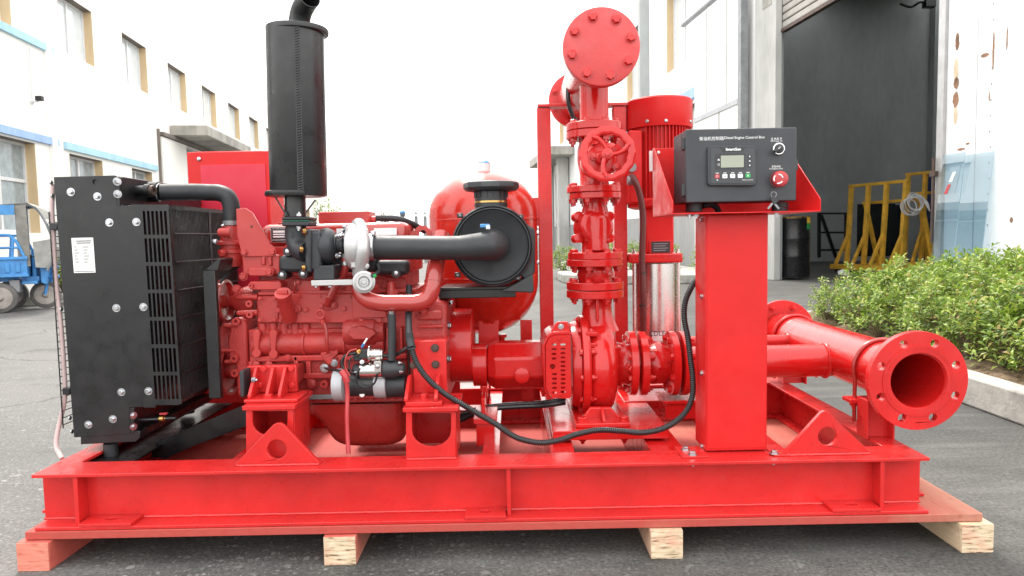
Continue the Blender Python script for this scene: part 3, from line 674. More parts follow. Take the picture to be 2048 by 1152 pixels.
MB().poly([Q(x, y, .06) for x, y in ((56, 486), (88, 480), (88, 518), (80, 540), (58, 538))], T_L * .008).build('side_curtain', simple('clear_curtain', (.3, .3, .285), .35, vary=.25, bscale=14, bstr=.5, bdist=.01), tr)
MB().lathe(Q(86, 451, -.02), T_H, [(-.02, .02), (.0, .06), (.02, .055), (.04, .02)], 16).build('mirror', M_chrome, tr); MB().tube([Q(80, 452, .05), Q(86, 451, -.02)], .008, 6).build('mirror_arm', M_blk, tr)

# ---- inside the workshop
dr = thing('steel_drum', 'tall black drum with a green and yellow label inside the workshop door', 'drum', W(1589, 553, 13.3))
MB().LZ(1589, 13.0, [(553, 28), (549, 29), (515, 28.5), (512, 29.4), (509, 28.5), (480, 28.5), (477, 29.4), (474, 28.5), (442, 28.5), (438, 29.3), (436, 28)], 36).build('shell', M_blk, dr)
MB().LZ(1589, 13.0, [(437, 28.9), (434, 29.6), (433, 26)], 36).build('rim', M_gold, dr)
lb = MB(); c = W(1589, 478, 13.0); r_ = S(29, 13.0) + .004
def arcplate(mb, c, r, a0, a1, z0, z1, n=8):
    A = [mb.bm.verts.new((c.x + r * math.sin(R(a0 + (a1 - a0) * k / n)), c.y - r * math.cos(R(a0 + (a1 - a0) * k / n)), z)) for z in (z0, z1) for k in range(n + 1)]
    for k in range(n): mb.bm.faces.new((A[k], A[k + 1], A[n + 2 + k], A[n + 1 + k]))
    return mb
arcplate(MB(), c, r_, 28, 78, W(0, 490, 13).z, W(0, 478, 13).z).build('label', M_green, dr)
arcplate(MB(), c, r_, 28, 78, W(0, 477.8, 13).z, W(0, 466, 13).z).build('label', M_yel, dr)
rackn = [0]
def rack(x0, x1, ytop0, ytop1, ybot0, ybot1, Ya, Yb, n, label):
    t = thing('glass_rack', label, 'rack', W((x0 + x1) / 2, (ybot0 + ybot1) / 2, (Ya + Yb) / 2), 'ochre racks in the workshop')
    A0, A1 = W(x0, ybot0, Ya), W(x1, ybot1, Yb); h = W(x0, ytop0, Ya).z - A0.z; A0.z = .16; A1.z = .16
    d = (A1 - A0); dn = d.normalized(); back = Vector((-dn.y, dn.x, 0)); 
    if back.y < 0: back = -back
    for k in range(n):
        at_ = A0 + d * (k / (n - 1)); p = at_ + back * .14; top = at_ + back * .24 + Vector((0, 0, h))
        MB().bar(p, top, .085, .075, dn).build('post', M_yel, t, .006)
        MB().bar(at_ - back * .16, p.lerp(top, .4), .06, .055, dn).build('brace', M_yel, t, .006)
        if k % 3: continue
        q = at_ + back * 1.0; MB().bar(q, at_ + back * .62 + Vector((0, 0, h * .8)), .07, .07, dn).build('rear_post', M_yel, t, .006)
    for o_, z_ in ((.24, h + .035), (.62, h * .8)):
        q0 = A0 + back * o_ + Vector((0, 0, z_)); MB().bar(q0 - dn * .05, q0 + d + dn * .05, .08, .06).build('top_rail', M_yel, t, .006)
    for o_ in (-.16, 1.05):
        q1 = A0 + back * o_ - Vector((0, 0, .05)); MB().bar(q1 - dn * .1, q1 + d + dn * .1, .12, .1).build('base_rail', M_yel, t, .006)
    for k in (0, .35, .65, 1): 
        q = A0 + d * k - Vector((0, 0, .06)); MB().bar(q - back * .2, q + back * 1.2, .1, .08).build('base_sleeper', M_yel, t, .006)
    for k in (.02, .98):
        q = A0 + d * k - Vector((0, 0, .125)); MB().bar(q - back * .15, q + back * 1.15, .12, .07).build('foot', M_dbolt, t)
    return A0, d, h, back
A0, d_, h_, bk = rack(1683, 1790, 372, 358, 524, 535, 15.2, 13.9, 4, 'ochre steel glass rack standing just inside the workshop door')
rack(1800, 1905, 350, 345, 522, 527, 15.6, 14.6, 4, 'ochre steel glass rack half hidden behind the door edge')
c = A0 + d_ + bk * .33 + Vector((0, 0, h_ * .8)); rp = MB(); rq = random.Random(2)
for k in range(7): rp.torus(c + Vector((rq.uniform(-.1, .06), -.1 - .012 * k, rq.uniform(-.05, .05) - .1)), (rq.uniform(-.4, .4), 1, rq.uniform(-.3, .3)), rq.uniform(.13, .2), .011, 24, 6)
for k in range(4): rp.tube(cat([c + Vector((0, -.15, .05)), c + Vector((.15 + .03 * k, -.16, .05 - .03 * k)), c + Vector((.25 + .02 * k, -.16, -.15 - .03 * k))], 5), .011, 6)
tag(rp.build('rope_coil', M_vinyl), 'coil of white rope hung on the corner of the ochre rack', 'rope')
# dark sheet goods and a trestle further in
dg = thing('dark_glass_stack', 'dark green glass sheets stacked on edge behind the ochre rack', 'glass stack', W(1745, 520, 18))
for k in range(3): MB().B(1715 + k * 6, 408 + k * 3, 1790 + k * 8, 512, 17.6 + k * .12, .03).build('sheet', M_dark, dg)
ts = thing('steel_trestle', 'dark steel trestle against the grey wall inside the workshop', 'trestle', W(1650, 515, 18.5))
for a, b_ in (((1638, 515), (1638, 425)), ((1692, 515), (1692, 425)), ((1642, 430), (1672, 515))):
    MB().bar(W(*a, 18.5), W(*b_, 18.5), .09, .06, (1, 0, 0)).build('leg', M_blk, ts)
for y in (427, 465, 500): MB().bar(W(1638, y, 18.55), W(1692, y, 18.55), .07, .05).build('rail', M_blk, ts)
bp = thing('blue_post', 'dark blue post behind the ochre racks in the workshop', 'post', W(1858, 520, 17))
MB().B(1852, 345, 1866, 520, 17, .2).build('shaft', simple('navy_paint', (.01, .03, .11), .5), bp, .01); MB().B(1848, 514, 1870, 520, 16.95, .3).build('base', M_blk, bp)
tag(MB().lathe(W(1688, 551, 12.6) + Vector((0, 0, .04)), (0.2, 0, 1), [(-.04, .1), (.02, .12), (.06, .05)], 7).build('stone', M_pil), 'loose pale stone on the ground before the workshop door', 'stone')
# panes of glass leaning on the near cladding
for k, (ya, yb, zt, lab) in enumerate(((8.2, 8.56, 1.74, 'clear glass sheet leaning on the white cladding, nearer the door edge'), (7.78, 8.19, 1.7, 'clear glass sheet leaning on the white cladding, farther from the door edge'))):
    a, b_ = FR(yb, .0, .24), FR(ya, .0, .24); c, e = FR(ya, zt, .07), FR(yb, zt, .07)
    g_ = MB(); n_ = (b_ - a).cross(e - a).normalized() * .008; g_.poly([a, b_, c, e], n_)
    gs = tag(g_.build('glass_sheet', M_glass), lab, 'glass', 'panes leaning on the cladding')
    if k == 0:
        o_ = n_.normalized() * (1 if n_.x < 0 else -1); up_ = (e - a).normalized(); sd_ = (b_ - a).normalized()
        for m_, (s0, t0) in ((M_wht, (.16, 1.42)), (M_estop, (.1, 1.28))):
            p_ = a + sd_ * s0 + up_ * t0 + o_ * .012; MB().poly([p_, p_ + sd_ * .05, p_ + sd_ * .1 + up_ * .11, p_ + sd_ * .05 + up_ * .11], o_ * .001).build('sticker', m_, gs)
p_ = FR(8.1, 1.3, .3)
# far person and gate posts seen over the engine
def person(px, py_top, Y, h):
    t = W(px, py_top, Y); k = h / 1.75; o = Vector((t.x, Y, t.z - h)); o.z = max(o.z, 0); k = t.z / 1.75
    b = MB(); P = lambda x, y, z: Vector((t.x + x * k, Y + y * k, z * k))
    b.lathe(P(0, 0, .78), (0, 0, 1), [(0, .17 * k), (.2 * k, .15 * k), (.45 * k, .2 * k), (.6 * k, .22 * k), (.68 * k, .12 * k), (.72 * k, .055 * k), (.76 * k, .055 * k)], 14)
    for s_ in (-1, 1):
        b.tube([P(.09 * s_, 0, .85), P(.1 * s_, -.02, .48), P(.1 * s_, 0, .08), P(.1 * s_, -.1, .04)], lambda i: (.09 * k, .065 * k, .045 * k, .04 * k)[i], 10)
        b.tube([P(.2 * s_, 0, 1.4), P(.3 * s_, -.02, 1.14), P(.27 * s_, -.12, .9)], lambda i: (.06 * k, .047 * k, .036 * k)[i], 10)
        for f in range(4): b.tube([P(.27 * s_ + .015 * (f - 1.5), -.13, .89), P(.27 * s_ + .015 * (f - 1.5), -.14, .81)], .009 * k, 5)
    b.lathe(P(0, -.01, 1.52), (0, 0, 1), [(0, .05 * k), (.04 * k, .075 * k), (.12 * k, .09 * k), (.19 * k, .08 * k), (.23 * k, .03 * k)], 14)
    tag(b.build('person', simple('grey_work_clothes', (.12, .12, .15), .8), None, 0, 60), 'far person in dark clothes and blue cap standing beyond the engine', 'person')
    pr = bpy.data.objects['person']; MB().lathe(P(0, -.01, 1.66), (0, 0, 1), [(0, .094 * k), (.06 * k, .085 * k), (.1 * k, .03 * k)], 14).build('cap', M_blue, pr)
person(805, 421, 24, 1.8)
for px, lab in ((832, 'far grey post with a cap, left of the two beyond the engine'), (850, 'far grey post with a cap, right of the two beyond the engine')):
    t = thing('gate_post', lab, 'post', (W(px, 430, 26).x, 26, 0), 'far gate posts'); b_ = W(px, 432, 26)
    MB().rng((b_.x - .06, 25.95, 0), (b_.x + .06, 26.05, b_.z)).build('shaft', M_grey, t); MB().box((b_.x, 26, b_.z + .1), (.1, .1, .1), taper=.5).build('cap', M_grey, t)
# ================================================================== pallet and skid
def wood(name, spray, paint=(.5, .05, .042), dim=1.):
    mt, nt, b = new_mat(name); v = coords(nt, (14, 1.2, 14), src='World'); w = coords(nt, src='World')
    f = noise(nt, v, 3.2, 7, .68); c = ramp(nt, f, [(.3, (.42 * dim, .28 * dim, .16 * dim)), (.45, (.66 * dim, .5 * dim, .32 * dim)), (.7, (.76 * dim, .6 * dim, .42 * dim))])
    d = noise(nt, w, 26, 5, .7); c = mixc(nt, ramp(nt, d, [(.6, (0, 0, 0)), (.72, (.65, .65, .65))]), c, (.1, .06, .035))
    k = noise(nt, w, 1.7, 5, .6)
    sx = N(nt, 'ShaderNodeSeparateXYZ'); L(nt, w, sx.inputs[0]); mr = N(nt, 'ShaderNodeMapRange'); L(nt, sx.outputs[0], mr.inputs[0]); mr.inputs[1].default_value = -.9; mr.inputs[2].default_value = 1.5; mr.inputs[3].default_value = .55; mr.inputs[4].default_value = -.06
    ad = N(nt, 'ShaderNodeMath', operation='ADD'); L(nt, k, ad.inputs[0]); L(nt, mr.outputs[0], ad.inputs[1])   # paint mist drifted to the left end
    c = mixc(nt, ramp(nt, ad.outputs[0], [(.55 - spray, (.04, .04, .04)), (1.1 - spray, (.9, .9, .9))]), c, paint)
    L(nt, c, b.inputs['Base Color']); b.inputs['Roughness'].default_value = .75; bump(nt, b, f, .5, .004); return mt
M_wood = wood('raw_pine', .05); M_ply = wood('oversprayed_plywood', .42, (.42, .03, .026), .62); M_woodr = wood('sprayed_pine', .3)
def endgrain(name, spray):
    mt, nt, b = new_mat(name); w = coords(nt, src='World'); mpv = N(nt, 'ShaderNodeMapping'); mpv.inputs['Scale'].default_value = (9, 9, 70); mpv.inputs['Rotation'].default_value = (0, R(7), 0); L(nt, w, mpv.inputs[0]); wv = noise(nt, mpv.outputs[0], 2.2, 6, .62); c = ramp(nt, wv, [(.36, (.14, .08, .04)), (.44, (.55, .42, .27)), (.7, (.78, .66, .48))])
    k = noise(nt, w, 9, 5, .6); c = mixc(nt, ramp(nt, k, [(.5 - spray * .4, (.7, .7, .7)), (.8 - spray * .4, (0, 0, 0))]), c, (.62, .09, .07))
    L(nt, c, b.inputs['Base Color']); b.inputs['Roughness'].default_value = .8; bump(nt, b, wv, .5, .003); return mt
M_end = endgrain('end_grain', .8); M_endr = endgrain('end_grain_sprayed', -.25)
pal = thing('wooden_pallet', 'plywood shipping pallet with red overspray under the pump skid', 'pallet', (0, 2.4, 0))
YP = 1.882
z_r = S(60, YP)                                         # runner height
p0 = W(50, 1074, YP); p1 = W(1966, 1028, YP); ZP0 = z_r + .002; ZP1 = ZP0 + .022
MB().rng((p0.x, YP, ZP0), (p1.x, 3.12, ZP1)).build('deck', M_ply, pal, .002)
for k, x in enumerate((72, 682, 1332, 1948)):
    c = W(x, 1100, YP); hw = S(33, YP)
    ru = MB().rng((c.x - hw, YP - .012, 0), (c.x + hw, 3.1, z_r)).build('runner', M_woodr if k == 0 else M_wood, pal, .003)
    MB().rng((c.x - hw + .001, YP - .0145, .001), (c.x + hw - .001, YP - .0122, z_r - .001)).build('sawn_end', M_end if k else M_endr, ru)
sk = thing('steel_skid', 'red welded steel skid frame carrying the engine and pumps on the pallet', 'skid frame', (0, 2.4, ZP1))
YF0, YW, YF1 = 1.90, 1.955, 2.012
zt = W(960, 933, YF0).z; zb = ZP1 + .001
XL, XR = W(90, 1000, YW).x, W(1838, 960, YW).x; XFL, XFR = W(62, 952, YF0).x, W(1860, 914, YF0).x
TF = .009
def ibeam_x(Yc, x0, x1, name):
    b = MB(); b.rng((x0 + .001, Yc - .056, zt - TF), (x1 - .001, Yc + .056, zt)); b.rng((x0, Yc - .0045, zb + TF), (x1, Yc + .0045, zt - TF)); b.rng((x0 - .02, Yc - .062, zb), (x1 + .02, Yc + .056, zb + TF))
    return b.build(name, M_red, sk, .0015)
fb = MB(); fb.rng((XFL, YF0, zt - TF), (XFR, YF1, zt)); fb.rng((XL, YW - .0045, zb + TF), (XR, YW + .0045, zt - TF)); fb.rng((W(69, 1057, YF0 - .015).x, YF0 - .015, zb), (W(1858, 1018, YF0 - .015).x, YF1, zb + TF))
fb.build('front_beam', M_red, sk, .0015)
YB = 2.96
ibeam_x(YB, XFL, XFR, 'rear_beam')
for nm, xc, x0, x1 in (('end_beam', XL, XFL, XL + .075), ('end_beam', XR, XR - .075, XFR)):
    b = MB(); b.rng((x0, YF1 + .001, zt - TF), (x1, YB - .057, zt)); b.rng((xc - .0045 + (.006 if xc < 0 else -.006), YW + .0046, zb + TF), (xc + .0045 + (.006 if xc < 0 else -.006), YB - .005, zt - TF)); b.rng((xc - .05, YF1 + .001, zb), (xc + .05, YB - .063, zb + TF)); b.build(nm, M_red, sk, .0015)
# stiffener plates and tie-down pads along the front beam
for x in (155, 1018, 1762):
    c = W(x, 1000, YF0 + .012); MB().rng((c.x - .0055, YF0 + .006, zb + TF), (c.x + .0055, YW - .0046, zt - TF)).build('stiffener', M_red, sk, .001)
for x0, x1 in ((163, 268), (930, 1012), (1660, 1757)):
    a, b_ = W(x0, 1040, YF0), W(x1, 1040, YF0); q = MB()
    q.poly([Vector((x, y, zb + TF + .0005)) for x, y in ((a.x, YF0 - .017), (b_.x, YF0 - .017), (b_.x, YW - .006), (a.x, YW - .006))], (0, 0, .008),
           [[Vector(((a.x + b_.x) / 2 + .017 * math.cos(t), YF0 + .02 + .010 * math.sin(t), zb + TF + .0005)) for t in [2 * PI * k / 16 for k in range(16)]]])
    q.build('tie_down_pad', M_red, sk, .001)
# the weld bead along the web foot
wbd = MB(); wbd.tube([(XL + (XR - XL) * k / 240, YW - .006 + .0004 * math.sin(k * 9.1), zb + TF + .001 + .0003 * math.sin(k * 5.3)) for k in range(241)], .004, 6); wbd.build('weld_bead', M_redp, sk)
# cross members
def crossy(px, w, y0=YW + .005, y1=YB - .006, top=TF + .003, h=None):
    c = W(px, 900, 2.0); zz = zt - top; b = MB(); b.rng((c.x - w / 2, y0, zz - .008), (c.x + w / 2, y1, zz)); b.rng((c.x - w / 2, y0, zb + .01), (c.x - w / 2 + .007, y1, zz - .0081)); b.build('cross_member', M_redp, sk, .001); return c.x
crossy(1128, .07); crossy(1344, .10); crossy(470, .06); crossy(980, .05); crossy(1560, .06, h=1)
cb = MB(); cb.rng((W(612, 900, 2.0).x, 2.62, zt - .09), (W(940, 900, 2.0).x, 2.70, zt - .02)); cb.build('cross_member', M_red, sk, .001)
# lifting eyes
for tri, hole in (([(468, 931), (641, 928), (566, 850), (560, 847), (552, 847), (546, 850)], (553.5, 899, 19.5)), ([(1566, 909), (1741, 904), (1656, 825), (1650, 822), (1643, 825)], (1655, 873, 19))):
    MB().PY(tri, 1.945, .014, [circ(*hole, 24)]).build('lifting_eye', M_red, sk, .0015)
    x0, x1 = W(tri[0][0] + 4, 900, 1.945).x, W(tri[1][0] - 4, 900, 1.945).x
    MB().tube([(x0 + (x1 - x0) * k / 40, 1.941 + .0012 * math.sin(k * 7.7), zt + .002) for k in range(41)], .0045, 6).build('weld_bead', M_redp, sk)
# engine pedestals: folded plate boxes with a U-shaped opening in front
def pedestal(x0, x1, ytop, ybot, u, Y, D):
    fx = [(x0, ytop), (x1, ytop - 1), (x1, ybot - 1), (x0, ybot)]; ux0, ux1, uy0, uy1 = u; n = 10; r_ = (ux1 - ux0) / 2; cx = (ux0 + ux1) / 2
    hole = [(ux0, uy0), (ux1, uy0)] + [(cx + r_ * math.cos(R(180 * k / n)), uy1 - r_ * .8 + r_ * .8 * math.sin(R(180 * k / n))) for k in range(n + 1)]
    b = MB(); b.PY(fx, Y, .008, [hole]); a0, a1 = W(x0, ytop, Y), W(x1, ytop, Y)
    for xx in (a0.x, a1.x - .008): b.rng((xx, Y + .0082, zt + .0005), (xx + .008, Y + D, a0.z))
    b.rng((a0.x, Y + D - .008, zt + .0005), (a1.x, Y + D + .001, a0.z))
    o = b.build('pedestal', M_red, sk, .001)
    MB().rng((a0.x - .008, Y - .008, a0.z + .0005), (a1.x + .008, Y + D + .02, a0.z + .0125)).build('top_plate', M_red, o, .0015)
    MB().tube([(a0.x + (a1.x - a0.x) * k / 30, Y - .004 + .0012 * math.sin(k * 6.1), zt + .002) for k in range(31)], .004, 6).build('weld_bead', M_redp, o)
    return a0, a1
PD1 = pedestal(492, 586, 820, 915, (505, 575, 822, 872), 1.985, .16)
PD2 = pedestal(812, 911, 824, 926, (824, 902, 826, 893), 1.975, .16)
# pump base, coupling post and suction support
pb = MB(); a, b_ = W(1106, 873, 2.14), W(1338, 873, 2.14); pb.rng((a.x, 2.14, zt - .003), (b_.x, 2.66, zt + .026)); pb.build('pump_base_plate', M_redp, sk, .002)
pz = zt + .026
c = W(972, 870, 2.2); q = MB(); q.rng((c.x - .028, 2.16, zt - .02), (c.x + .028, 2.3, zt + .05)); q.rng((c.x - .036, 2.15, zt + .0505), (c.x + .036, 2.32, zt + .066)); q.build('coupling_post', M_redp, sk, .0015)
c = W(1355, 800, 2.42); q = MB(); zz = W(1355, 792, 2.42).z; q.rng((c.x - .055, 2.36, zt), (c.x + .055, 2.48, zz - .012)); q.rng((c.x - .062, 2.35, zz - .0118), (c.x + .062, 2.49, zz)); q.build('suction_support', M_redp, sk, .0015)
c = W(1300, 830, 2.5); MB().rng((c.x - .09, 2.5, zt), (c.x + .09, 2.7, zt + .03)).build('jockey_base', M_redp, sk, .002)
# posts under the suction header
for (x0, x1, Y) in ((1733, 1790, 2.08), (1566, 1613, 2.86)):
    yb = 800 if Y < 2.5 else 740
    a, b_ = W(x0, 850, Y), W(x1, 850, Y); zz = W(1700, 806, 2.05).z if Y < 2.5 else W(1590, 742, 2.86).z; q = MB()
    q.rng((a.x, Y, zt), (a.x + .006, Y + .06, zz)); q.rng((a.x + .0061, Y + .027, zt), (b_.x - .0061, Y + .033, zz)); q.rng((b_.x - .006, Y, zt), (b_.x, Y + .06, zz)); q.build('header_post', M_red, sk, .001)
# ================================================================== diesel engine
en = thing('diesel_engine', 'red four-cylinder turbocharged diesel engine mounted on the skid', 'engine', W(690, 800, 2.45))
def E(mb, name, mat=M_reng, bevel=.003, smooth=35): return mb.build(name, mat, en, bevel, smooth)
YC = 2.24
# oil pan
op = MB(); outl = cat([W(x, y, 2.29) for x, y in ((612, 806), (612, 826), (626, 830), (641, 842), (655, 862), (668, 880), (686, 890), (712, 893), (750, 893), (782, 891), (802, 884), (811, 868), (812, 840), (812, 803))], 3)
cpt = W(715, 812, 2.29); rings = []
for Y_, k_ in ((2.262, .80), (2.27, .90), (2.285, .965), (2.31, 1.), (2.55, 1.), (2.58, .965), (2.6, .88)):
    rings.append([op.bm.verts.new((cpt.x + (p.x - cpt.x) * k_, Y_, cpt.z + (p.z - cpt.z) * (k_ if p.z < cpt.z else 1))) for p in outl])
for A_, B_ in zip(rings, rings[1:]):
    for j in range(len(outl)): op.bm.faces.new((A_[j], A_[(j + 1) % len(outl)], B_[(j + 1) % len(outl)], B_[j]))
op.bm.faces.new(rings[0][::-1]); op.bm.faces.new(rings[-1])
E(op, 'oil_pan', M_rpan, 0, 60)
E(MB().B(500, 799, 818, 806, 2.25, .40), 'pan_flange', M_reng, .002)
for k in range(13): boltp(en, 622 + 15 * k, 801.5 - .3 * k, 2.249, 3.2, M_reng)
for x, y in ((561, 592), (600, 592), (640, 592), (700, 592), (778, 592), (561, 641), (640, 642), (778, 640), (520, 597), (520, 640), (549, 597), (549, 640), (596, 565), (636, 565), (524, 566), (694, 566), (736, 566)): boltp(en, x, y, YC - .003, 3.4, M_reng)
for k in range(7): boltp(en, 530 + 44 * k, 494, 2.299, 3.4, M_reng)
MB().T([(560, 556, YC + .02), (620, 553, YC + .0), (680, 556, YC + .0), (745, 552, YC + .0), (812, 556, YC + .02)], 2.6, 8).build('fuel_rail', M_rpipe, en)
for x in (586, 660, 770): MB().T([(x, 554, YC + .0), (x + 4, 570, YC - .01), (x + 2, 586, YC + .0)], 1.9, 8).build('injector_line', M_rpipe, en)
# crankcase, with the cam gallery bulge, ribs and cast recesses
blk = E(MB().B(497, 655, 816, 800, YC + .022, .36), 'crankcase', M_rcast, .006)
cg = MB(); cg.LX(686, YC + .03, [(508, 21), (512, 22.5), (606, 22.5), (607, 25), (613, 25), (614, 22.5), (688, 22.5), (689, 25), (694, 25), (696, 21), (770, 21), (772, 18)], 30); E(cg, 'cam_gallery', M_rcast, 0, 45)
# proud ribs framing recessed panels of the lower crankcase
for r_ in ((497, 710, 815, 722), (497, 788, 815, 800), (588, 710, 597, 800), (612, 710, 622, 800), (596, 746, 672, 758), (672, 712, 680, 800), (497, 722, 506, 790)):
    x0, y0, x1, y1 = r_; E(MB().B(x0, y0, x1, y1, YC + .004 + .0007 * (x0 % 7), .03), 'rib', M_reng, .004)
for x, y0, y1 in ((512, 668, 703), (546, 668, 705)):
    q = MB(); q.PY([(x + 8 * math.cos(t), y0 + 8 * math.sin(t)) for t in [R(150 + 240 * k / 10) for k in range(11)]] + [(x + 5, y1 - 9)] + [(x + 9 * math.cos(t), y1 + 4 + 9 * math.sin(t)) for t in [R(-60 + 300 * k / 10) for k in range(11)]] + [(x - 5, y1 - 9)], YC - .012, .03); E(q, 'boss_web', M_reng, .002)
for x, y, r_, k in ((576, 716, 6, 'hex'), (650, 767, 8, 'boss'), (624, 768, 10.5, 'pan'), (512, 728, 8, 'pan'), (538, 729, 8, 'pan'), (660, 722, 7, 'hex'), (650, 735, 7.5, 'pan')): boltp(en, x, y, YC + .003, r_, M_reng if k != 'pan' else M_rcast, kind=k)
boltp(en, 668, 726, YC - .004, 6, M_zinc); boltp(en, 649, 736, YC - .01, 7, M_zinc)
q = MB(); q.PY([(640, 706), (675, 700), (676, 708), (660, 724), (652, 726), (646, 720)], YC - .004, .03); E(q, 'dipstick_boss', M_rcast, .003)
E(MB().B(618, 790, 672, 799, YC - .006, .03), 'casting_pad', M_grey, .001)
# upper block and side cover
E(MB().B(512, 582, 832, 660, YC + .028, .34), 'cylinder_block', M_rcast, .006)
E(MB().B(514, 591, 556, 646, YC + .012, .03), 'block_pad', M_rcast, .003)
sc_ = MB(); sc_.PY(rrect(557, 588, 782, 646, 7), YC - .004, .03); E(sc_, 'side_cover', M_reng, .003)
E(MB().B(704, 589, 772, 636, YC - .013, .0085), 'cover_pad', M_reng, .002)
E(MB().B(515, 580, 832, 588, YC + .004, .03), 'block_ledge', M_reng, .003)
for k in range(5): E(MB().LZ(525 + k * 22, YC + .03, [(668, 9), (646, 9)], 14), 'water_jacket_rib', M_rcast, 0)
for x, y in ((573, 643), (723, 641), (612, 619), (688, 617), (760, 640)): boltp(en, x, y, YC - .004, 5.2, M_reng)
# head and manifold side strips
E(MB().B(517, 546, 815, 581, YC + .045, .3), 'cylinder_head', M_rcast, .005)
for x0, x1 in ((595, 640), (520, 560), (690, 740)): E(MB().B(x0, 561, x1, 587, YC + .006, .04), 'head_pad', M_reng, .003)
q = MB(); q.PY(rrect(497, 563, 563, 580, 7), YC - .012, .06); E(q, 'lifting_lug', M_reng, .003); boltp(en, 503, 571, YC - .012, 5, M_reng, kind='boss')
q = MB(); q.PY(rrect(495, 536, 548, 552, 7), YC - .015, .06); E(q, 'water_elbow_cover', M_reng, .003); boltp(en, 539, 544, YC - .016, 6.5, M_reng)
E(MB().B(484, 510, 560, 550, YC + .002, .16), 'head_front', M_reng, .005)
E(MB().B(522, 514, 530, 530, YC - .006, .02), 'head_rib', M_reng, .003); E(MB().B(536, 512, 543, 532, YC - .006, .02), 'head_rib', M_reng, .003)
E(MB().B(512, 494, 824, 548, YC + .06, .28), 'cylinder_head', M_reng, .006)
rc = MB(); rc.B(518, 446, 816, 496, 2.32, .25); o = E(rc, 'rocker_cover', M_rpipe, .03, 60); o.modifiers['bevel'].segments = 5
E(MB().B(508, 491, 822, 498, 2.30, .29), 'rocker_flange', M_reng, .003)
bx = MB(); bx.B(637, 423, 738, 448, 2.38, .12); E(bx, 'breather_box', M_reng, .004)
E(MB().LX(440, 2.42, [(738, 8), (752, 8)], 16), 'breather_stub', M_reng, 0)
MB().T([(752, 436, 2.42), (790, 437, 2.42), (820, 446, 2.45), (850, 462, 2.5)], 6.5, 12).build('breather_hose', M_rub, en)
for x in (763, 768): MB().LZ(x, 2.42, [(440, 1.2), (425, 1.2)], 6).build('stud', M_zinc, en)
q = MB(); q.PY([(830, 474), (830, 458), (840, 450), (852, 452), (862, 462), (862, 476)], 2.40, .02, [circ(845, 468, 8, 14)]); E(q, 'rear_lifting_eye', M_reng, .002)
for x in (560, 606, 630): boltp(en, x, 448, 2.35, 3.5, M_reng, (0, 0, 1))
# nameplate and paper stickers
npl = MB().B(541, 454, 574, 485, 2.305, .006).build('nameplate', M_alu, en, .0006)
MB().B(542.5, 455, 572.5, 484, 2.3035, .0012).build('plate_field', M_dkp, npl)
for (x0, y0, x1, y1) in ((546, 461, 569, 465.5), (546, 467.5, 569, 470), (546, 472, 569, 475), (544, 479.5, 571, 480.3)): MB().B(x0, y0, x1, y1, 2.3028, .0006).build('plate_entry', M_wpl, npl)
text('CBO  DIESEL ENGINE', 557, 457.4, 26, 2.3032, M_wpl, npl)
MB().B(673, 457, 694, 470, 2.3075, .002).build('sticker', M_wht, en); MB().B(748, 456, 793, 470, 2.3075, .002).build('sticker', M_wht, en)
# front bracket plate and thermostat housing
q = MB(); q.PY([(472, 418), (490, 416), (505, 426), (520, 453), (534, 476), (539, 487), (550, 497), (550, 512), (484, 513), (474, 470)], YC - .01, .009); E(q, 'front_bracket', M_reng, .0015)
boltp(en, 489, 505, YC - .01, 6, M_reng); boltp(en, 545, 504, YC - .01, 6, M_reng); boltp(en, 503, 453, YC - .01, 2.2, M_dkp, kind='pan')
th = MB(); th.LZ(463, 2.30, [(533, 20), (520, 23), (508, 24), (506, 27), (499, 27), (497, 21), (490, 21), (489, 28), (483, 28), (481, 21), (468, 19), (452, 17)], 26); E(th, 'thermostat_housing', M_rcast, 0, 40)
for x, y, a in ((446, 507, (-.6, -.8, 0)), (449, 464, (-.5, -.8, .4)), (487, 553, (0, -1, 0))): boltp(en, x, y, 2.24, 7, M_rcast, a)
E(MB().LX(465, 2.24, [(438, 8), (462, 10)], 18), 'sender_boss', M_rcast, 0); MB().LX(484, 2.2, [(424, 4), (428, 6), (434, 6), (436, 3)], 10).build('sender', M_zinc, en)
MB().T([(463, 450, 2.30), (463, 430, 2.30), (462, 410, 2.30), (454, 393, 2.30), (438, 386, 2.30), (420, 385, 2.30), (380, 384, 2.30), (322, 385, 2.28)], 16.5, 20, 7).build('coolant_hose', M_rub, en)
for p, ax in ((W(463, 446, 2.30), (0, 0, 1)),):
    MB().lathe(p, ax, [(-.007, .0272), (.007, .0272)], 24).build('hose_clamp', M_grey, en)
MB().LX(385, 2.285, [(308, 17), (310, 18.6), (319, 18.6), (321, 17)], 24).build('hose_clamp', M_zinc, en); boltp(en, 449, 451, 2.262, 3.5, M_zinc, (-1, 0, 0), 'nut')
# timing cover with bosses
tc = MB(); tc.PY([(462, 640), (478, 634), (492, 642), (494, 700), (500, 792), (480, 797), (473, 788), (470, 730), (456, 712), (454, 682)], YC + .015, .3); E(tc, 'timing_cover', M_rcast, .008)
q = MB(); q.LX(692, 2.42, [(452, 46), (456, 55), (470, 56), (490, 54)], 36); E(q, 'timing_case', M_rcast, .003, 45)
for x, y in ((475, 642), (471, 716), (472, 745)): boltp(en, x, y, YC + .012, 8, M_rcast, kind='boss')
for x, y in ((455, 651), (450, 701), (456, 723)): E(MB().LX(y, YC + .02, [(x - 6, 4), (x, 4.5), (x + 22, 5)], 12), 'case_screw', M_rcast, 0)
